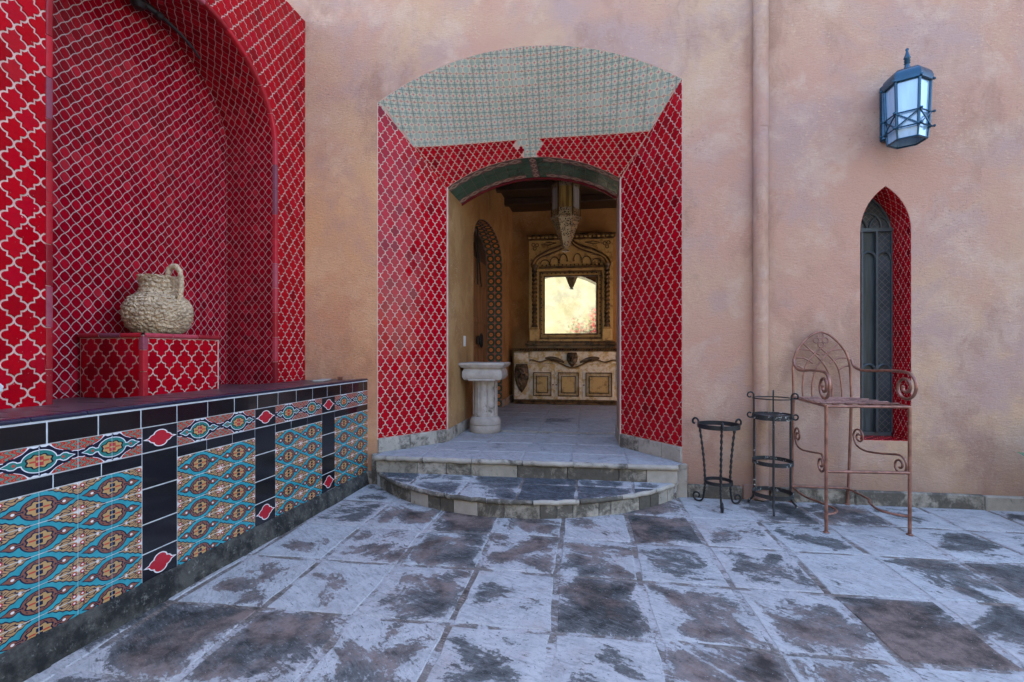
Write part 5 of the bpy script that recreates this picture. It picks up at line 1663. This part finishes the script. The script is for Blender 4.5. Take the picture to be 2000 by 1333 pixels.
mb = MB(); rows = [hexring(r_, z) for r_, z in ((.20, 3.455), (.16, 3.50), (.10, 3.56), (.05, 3.64), (.02, 3.66))]; mb.quadstrip(rows, True); mb.build('crown', BRASS_D, hl)
mb = MB(); mb.tube([(hx, hy, 3.65), (hx, hy, 3.76)], .008, 6); mb.build('hanging_rod', BRASS_D, hl)

# ---- wall lantern
wx, wy = 2.383, -.200
wl = thing('wall_lantern', (2.40, -.02, 2.83), 'blue-black iron wall lantern with frosted panes above the pointed window', 'lantern')
mb = MB(); mb.box(2.305, 2.495, -.055, .002, 2.825, 3.26, None, .012); mb.build('back_plate', LAMPBLUE, wl)
WR = .125
hx2 = lambda r_, z: [V((wx + r_ * math.cos(PI / 6 + 2 * PI * k / 6), wy + r_ * math.sin(PI / 6 + 2 * PI * k / 6), z)) for k in range(6)]
zb, zt = 2.822, 3.152
mb = MB(); rows = [hx2(r_, z) for r_, z in ((WR + .010, zt - .004), (WR + .024, zt + .004), (WR + .023, zt + .04), (WR + .014, zt + .07), (WR - .010, zt + .095), (WR - .045, zt + .110), (.03, zt + .120))]; mb.quadstrip(rows, True); autosmooth(mb.build('roof', LAMPBLUE, wl), 35)
mb = MB(); mb.lathe([(.045, zt + .108), (.028, zt + .125), (.017, zt + .15), (.015, zt + .165), (.021, zt + .172), (.015, zt + .18), (.021, zt + .19), (.014, zt + .197), (.023, zt + .21), (.012, zt + .24), (.007, zt + .262), (.011, zt + .27), (.010, zt + .28), (.002, zt + .286)], 12, (wx, wy, 0)); mb.build('finial', LAMPBLUE, wl, True)
for k in range(6):
    a, b = k, (k + 1) % 6
    lo, hi = hx2(WR - .010, zb), hx2(WR + .002, zt)
    mb = MB(); mb.poly([lo[a], lo[b], hi[b], hi[a]]); mb.build('pane', LAMP_GLASS, wl)
    l2 = hx2(WR - .016, zb - .075)
    mb = MB(); mb.poly([l2[a], l2[b], lo[b], lo[a]]); mb.build('lower_pane', LAMP_GLASS, wl)
    mb = MB(); mb.tube([hx2(WR - .004, zb - .01)[a], hx2(WR + .008, zt + .02)[a]], .0095, 6); mb.build('corner_post', LAMPBLUE, wl)
    mb = MB(); mb.tube([hx2(WR - .002, zb)[a], hx2(WR - .012, zb - .078)[a]], .006, 6); mb.build('lower_rib', LAMPBLUE, wl)
    mb = MB(); q0, q1 = hx2(WR + .010, zb), hx2(WR + .010, zb + .105)
    for (p, q) in ((q0[a], q0[b]), (q1[a], q1[b]), (q0[a], q1[b]), (q0[b], q1[a])): mb.tube([p, q], .0055, 5)
    mb.build('lattice_band', LAMPBLUE, wl)
    for z in (zb, zb + .105, zt + .01):
        p, q = hx2(WR + .004, z)[a], hx2(WR + .034, z)[a]
        mb = MB(); mb.tube([p, p.lerp(q, .5), p.lerp(q, .7), q], [.007, .006, .011, .007], 7); mb.build('stud', LAMPBLUE, wl, True)
mb = MB(); r2 = hx2(WR - .012, zb - .078)
for k in range(6): mb.tube([r2[k], r2[(k + 1) % 6]], .007, 6)
mb.build('bottom_rim', LAMPBLUE, wl)
mb = MB(); mb.box(2.35, 2.45, -.12, -.03, 2.96, 2.99); mb.build('bracket_arm', LAMPBLUE, wl)
mb = MB()
e_ = hx2(WR + .012, 0)[0]
for i in range(5): mb.lathe([(.004, -.008), (.008, 0), (.004, .008)], 6, (e_.x, e_.y, 2.93 + i * .03))
mb.tube([(e_.x, e_.y, 2.99), (e_.x + .035, e_.y - .01, 2.995)], .003, 5); mb.build('latch', LAMPBLUE, wl)

# ---- plant stand with twisted legs
ax, ay = 1.055, -.215
s1_ = thing('plant_stand', (ax, ay, 0), 'small black iron plant stand with three twisted legs, nearest the entrance steps', 'plant stand', 'black iron plant stands')
def twist(path, r_, turns, k=.35, n=8):
    P = spline(path, 14); m_ = MB(); N_ = len(P)
    T = [(P[min(N_ - 1, i + 1)] - P[max(0, i - 1)]).normalized() for i in range(N_)]
    u = T[0].cross(V((0.3, .9, .1))).normalized(); rows = []
    for i in range(N_):
        u = (u - T[i] * u.dot(T[i])).normalized(); w_ = T[i].cross(u); row = []
        for j in range(n):
            a = 2 * PI * j / n; tw_ = turns * 2 * PI * i / N_
            rr = r_ * (1 + k * math.cos(2 * (a - tw_)))
            row.append(P[i] + (u * math.cos(a) + w_ * math.sin(a)) * rr)
        rows.append(row)
    m_.quadstrip(rows, True); return m_
def band(cx, cy, z, r_, h_, th, name, mat, parent, n=36, oval=1.0):
    m_ = MB(); prof_ = [(r_, z), (r_ + th, z), (r_ + th, z + h_), (r_, z + h_), (r_, z)]
    m_.lathe(prof_, n, (cx, cy, 0), cap=False); return autosmooth(m_.build(name, mat, parent), 40)
band(ax, ay, .605, .148, .034, .006, 'top_ring', IRON, s1_)
band(ax, ay, .175, .098, .026, .006, 'lower_ring', IRON, s1_)
for k in range(3):
    a = R(-97) + k * 2 * PI / 3; d_ = V((math.cos(a), math.sin(a), 0)); c_ = V((ax, ay, 0))
    mb = twist([c_ + d_ * .150 + UP * .60, c_ + d_ * .128 + UP * .45, c_ + d_ * .112 + UP * .30, c_ + d_ * .106 + UP * .17, c_ + d_ * .112 + UP * .085], .0085, 7)
    mb.build('leg', IRON, s1_, True)
    sc_ = spiral(c_ + d_ * .168 + UP * .046, d_, UP, .048, .012, PI * 1.05, PI * 3.3, 26)
    mb = MB(); mb.tube([c_ + d_ * .112 + UP * .09] + sc_, [.0085] + [.0075] * len(sc_), 8); mb.build('foot_scroll', IRON, s1_, True)
    cu = spline([c_ + d_ * .152 + UP * .60, c_ + d_ * .162 + UP * .65, c_ + d_ * .185 + UP * .664, c_ + d_ * .204 + UP * .648, c_ + d_ * .203 + UP * .625, c_ + d_ * .188 + UP * .622], 5)
    mb = MB(); mb.tube(cu, .008, 8); mb.build('top_curl', IRON, s1_, True)

# ---- taller stand with lime stains
bx_, by_ = 1.44, -.235
s2_ = thing('plant_stand', (bx_, by_, 0), 'taller black iron plant stand with lime stained rings, between drainpipe and copper chair', 'plant stand', 'black iron plant stands')
mb = MB(); mb.lathe([(.134, .838), (.140, .838), (.140, .846), (.134, .846), (.134, .838)], 40, (bx_, by_, 0), cap=False); mb.build('top_ring', IRON, s2_)
for z, h_ in ((.685, .038), (.345, .030), (.105, .030)): band(bx_, by_, z, .134, h_, .006, 'ring', IRON_L, s2_)
mb = MB(); mb.lathe([(.133, .714), (.001, .716)], 32, (bx_, by_, 0), cap=False); mb.build('tray', IRON_L, s2_)
for k in range(3):
    a = R(-108) + k * 2 * PI / 3; d_ = V((math.cos(a), math.sin(a), 0)); c_ = V((bx_, by_, 0))
    mb = MB(); q = [c_ + d_ * .142 + UP * .72, c_ + d_ * .142 + UP * .4, c_ + d_ * .142 + UP * .10] + spline([c_ + d_ * .144 + UP * .08, c_ + d_ * .162 + UP * .045, c_ + d_ * .185 + UP * .022, c_ + d_ * .19 + UP * .004], 5)
    mb.tube(q, .0085, 8); mb.build('leg', IRON_L, s2_, True)
for k in range(3):
    a = R(-52) + k * 2 * PI / 3; d_ = V((math.cos(a), math.sin(a), 0)); c_ = V((bx_, by_, 0))
    q = list(reversed(spiral(c_ + d_ * .172 + UP * .865, d_, UP, .030, .010, PI, -PI * .75, 18))) + [c_ + d_ * .142 + UP * .80, c_ + d_ * .142 + UP * .74] + spiral(c_ + d_ * .172 + UP * .722, d_, UP, .030, .010, PI, PI * 2.75, 18)
    mb = MB(); mb.tube(q, .006, 7); mb.build('side_scroll', IRON, s2_, True)

# ---- copper coloured bar chair
ch = thing('bar_chair', (1.86, -.37, 0), 'tall copper coloured wrought iron bar chair with scrolled arms and gothic arched back', 'chair')
FL, FR, BL, BR = V((1.602, -.690, 0)), V((2.120, -.655, 0)), V((1.650, -.085, 0)), V((2.065, -.085, 0))
SZ = .835
rr_ = .0108
def rod(P, name='rod', r_=.009, parent=ch, n=8):
    m_ = MB(); m_.tube(P, r_, n); return m_.build(name, COPPER, parent, True)
at = lambda p, z, dx=0, dy=0: V((p.x + dx, p.y + dy, z))
for p in (FL, FR):
    lg = rod([at(p, 0.006), at(p, SZ)], 'leg', rr_)
    mb = MB(); mb.lathe([(.020, 0), (.020, .006), (.014, .010)], 12, (p.x, p.y, 0)); mb.build('foot_pad', COPPER, lg)
for p, sg in ((BL, -1), (BR, 1)):
    lg = rod(spline([at(p, .004, sg * -.005, .045), at(p, .45, 0, .02), at(p, SZ)], 4), 'leg', rr_)
    mb = MB(); mb.lathe([(.020, 0), (.020, .006), (.014, .010)], 12, (p.x - sg * .005, p.y + .045, 0)); mb.build('foot_pad', COPPER, lg)
for a, b in ((FL, FR), (FL, BL), (FR, BR), (BL, BR)): rod([at(a, SZ), at(b, SZ)], 'seat_rail', .0095)
for i in range(1, 6):
    t = i / 6
    m_ = MB(); a, b = at(FL, SZ + .006).lerp(at(FR, SZ + .006), t), at(BL, SZ + .006).lerp(at(BR, SZ + .006), t)
    m_.tube([a, b], .006, 6); m_.build('seat_strap', COPPER, ch, True)
    a, b = at(FL, SZ + .012).lerp(at(BL, SZ + .012), t), at(FR, SZ + .012).lerp(at(BR, SZ + .012), t)
    m_ = MB(); m_.tube([a, b], .006, 6); m_.build('seat_strap', COPPER, ch, True)
# gothic back, leaning slightly to the wall
cxm = (BL.x + BR.x) / 2; hwb = (BR.x - BL.x) / 2
by = lambda z: -.085 + .03 * (z - SZ) / .5
back = lambda x, z: V((cxm + x, by(z), z))
side = lambda s: spline([back(s * hwb, SZ), back(s * hwb, .98), back(s * hwb * .985, 1.09), back(s * hwb * .86, 1.19), back(s * hwb * .58, 1.275), back(s * hwb * .28, 1.33), back(0, 1.352)], 5)
rod(side(-1) + list(reversed(side(1)))[1:], 'back_frame', .0095)
for s in (-1, 1):
    for (x0, x1, x2, z2) in ((.68, .60, -.10, 1.245), (.34, .32, -.62, 1.262)):
        rod(spline([back(s * hwb * x0, SZ), back(s * hwb * x0 * .98, .95), back(s * hwb * (x0 + x2) * .50 + s * hwb * .22, 1.10), back(s * hwb * x2, z2)], 6), 'tracery_rod', .0065)
    for (z, dz, x1) in ((1.072, .02, .60), (1.135, .03, .30), (1.20, .03, .04)):
        xo = hwb * (.985 if z < 1.1 else (.90 if z < 1.17 else .80))
        rod(spline([back(s * xo, z + .012), back(s * (xo + hwb * x1) / 2, z + .008), back(s * hwb * x1, z - dz)], 4), 'tracery_rod', .006)
for k in range(4):
    a = k * PI / 2; c_ = back(.034 * math.cos(a), 1.284 + .034 * math.sin(a))
    m_ = MB(); m_.tube([c_ + V((.021 * math.cos(t / 12 * 2 * PI), -.004, .021 * math.sin(t / 12 * 2 * PI))) for t in range(12)], .005, 6, True); m_.build('quatrefoil_ring', COPPER, ch, True)
# arms ending in a scroll
for s, F_, B_ in ((-1, FL, BL), (1, FR, BR)):
    d_ = (F_ - B_); d_.z = 0; Ld = d_.length; d_.normalize()
    g = lambda t, z: V((B_.x, B_.y, 0)) + d_ * t + UP * z
    sc_ = spiral(g(Ld - .035, .962), d_, UP, .100, .018, PI * .5, PI * .5 - PI * 3.6, 44)
    rod(spline([g(0.0, 1.135), g(.03, 1.085), g(.10, 1.058), g(.22, 1.056), g(.36, 1.064), g(Ld - .09, 1.064)], 5) + sc_, 'arm', .0098)
    # side scroll bracing below
    up_ = list(reversed(spiral(g(.085, .555), d_, UP, .062, .012, PI, PI - PI * 2.7, 30)))
    dn_ = spiral(g(Ld - .085, .435), d_, UP, .068, .014, PI * .5, PI * .5 - PI * 3.1, 34)
    rod(up_ + spline([g(.026, .545), g(.06, .485), g(.15, .462), g(.30, .474), g(Ld - .12, .500)], 5)[1:] + dn_, 'side_scroll', .0072)
    # bowed floor stretcher
    inn = V((-s, 0, 0))
    rod(spline([g(-.03, .125), g(.2, .12) + inn * .01, g(Ld - .28, .12) + inn * .06, g(Ld - .13, .12) + inn * .105, g(Ld - .05, .12) + inn * .075, g(Ld, .12)], 6), 'floor_stretcher', .0082)
rod([at(FL, .405), at(FR, .405)], 'foot_rail', .0105)
rod([at(BL, .13, 0, .035), at(BR, .13, 0, .035)], 'back_stretcher', .0085)

# ================================================================ GREENERY
def shrub(name, loc, label, h_, sp, nst, nlf, leaf, group=None, flowers=0, seed=1, lean=(0, 0), ls=.06):
    rg = random.Random(seed); t = thing(name, loc, label, 'shrub', group); L = V(loc)
    lf, fl_ = MB(), MB()
    for i in range(nst):
        a = rg.uniform(0, 2 * PI); r_ = rg.uniform(.3, 1) * sp; z = h_ * rg.uniform(.7, 1.0)
        P = spline([L + V((rg.gauss(0, .03), rg.gauss(0, .03), 0)), L + V((r_ * .35 * math.cos(a), r_ * .35 * math.sin(a), z * .5)), L + V((r_ * math.cos(a) + lean[0], r_ * math.sin(a) + lean[1], z))], 5)
        mb = MB(); mb.tube(P, [.014 - .011 * k / (len(P) - 1) for k in range(len(P))], 6); mb.build('stem', BARK, t, True)
        for k in range(nlf):
            p = P[rg.randrange(3, len(P))] + V((rg.gauss(0, sp * .16), rg.gauss(0, sp * .16), rg.gauss(0, h_ * .07)))
            d_ = V((rg.gauss(0, 1), rg.gauss(0, 1), rg.uniform(-.4, .8))).normalized(); w_ = d_.cross(V((rg.gauss(0, 1), rg.gauss(0, 1), rg.gauss(0, 1)))).normalized()
            n_ = d_.cross(w_); l_ = ls * rg.uniform(.6, 1.3)
            tgt = fl_ if (flowers and rg.random() < flowers) else lf
            b = len(tgt.v); tgt.v += [p, p + d_ * l_ * .45 + w_ * l_ * .24 + n_ * l_ * .06, p + d_ * l_, p + d_ * l_ * .45 - w_ * l_ * .24 + n_ * l_ * .06, p + d_ * l_ * .5]
            tgt.face([b, b + 1, b + 4]); tgt.face([b + 1, b + 2, b + 4]); tgt.face([b + 2, b + 3, b + 4]); tgt.face([b + 3, b, b + 4])
    o = lf.build('foliage', leaf, t); o['kind'] = 'stuff'
    if flowers: o = fl_.build('flowers', PETAL, t); o['kind'] = 'stuff'
    return t
shrub('potted_shrub', (3.60, -.42, .20), 'dark leafy shrub at the right edge, in front of the stucco wall', .48, .40, 24, 50, LEAF, seed=4, ls=.07)
mb = MB(); mb.lathe([(.16, 0), (.18, .02), (.23, .17), (.25, .18), (.25, .22), (.22, .22), (.20, .18)], 28, (3.60, -.42, 0)); 
tag(autosmooth(mb.build('flower_pot', TERRA), 40), 'round terracotta pot under the dark shrub beyond the copper chair', 'pot')

# ================================================================ COURT WALL BEHIND THE CAMERA (seen in the mirror)
cw = thing('courtyard_wall', (0, -9.4, 0), 'sunlit yellow stucco courtyard wall reflected in the gilt mirror', 'wall')
mb = MB(); mb.box(-9, 9, -9.7, -9.4, -.02, 5.6); mb.build('wall_body', STUCCO_YEL, cw)
mb = MB(); mb.box(-9, 9, -9.76, -9.34, 5.6, 5.75, None, .02); mb.build('coping', TERRA, cw)
shrub('flowering_shrub', (.10, -8.9, 0), 'green shrub with red flowers by the yellow wall, reflected low in the mirror', 2.55, .75, 26, 50, LEAF, 'shrubs by the yellow wall', .30, 11, ls=.11)
shrub('flowering_shrub', (1.0, -8.7, 0), 'taller red flowering shrub at the edge of the mirror reflection', 2.95, .65, 26, 50, LEAF, 'shrubs by the yellow wall', .6, 12, ls=.12)
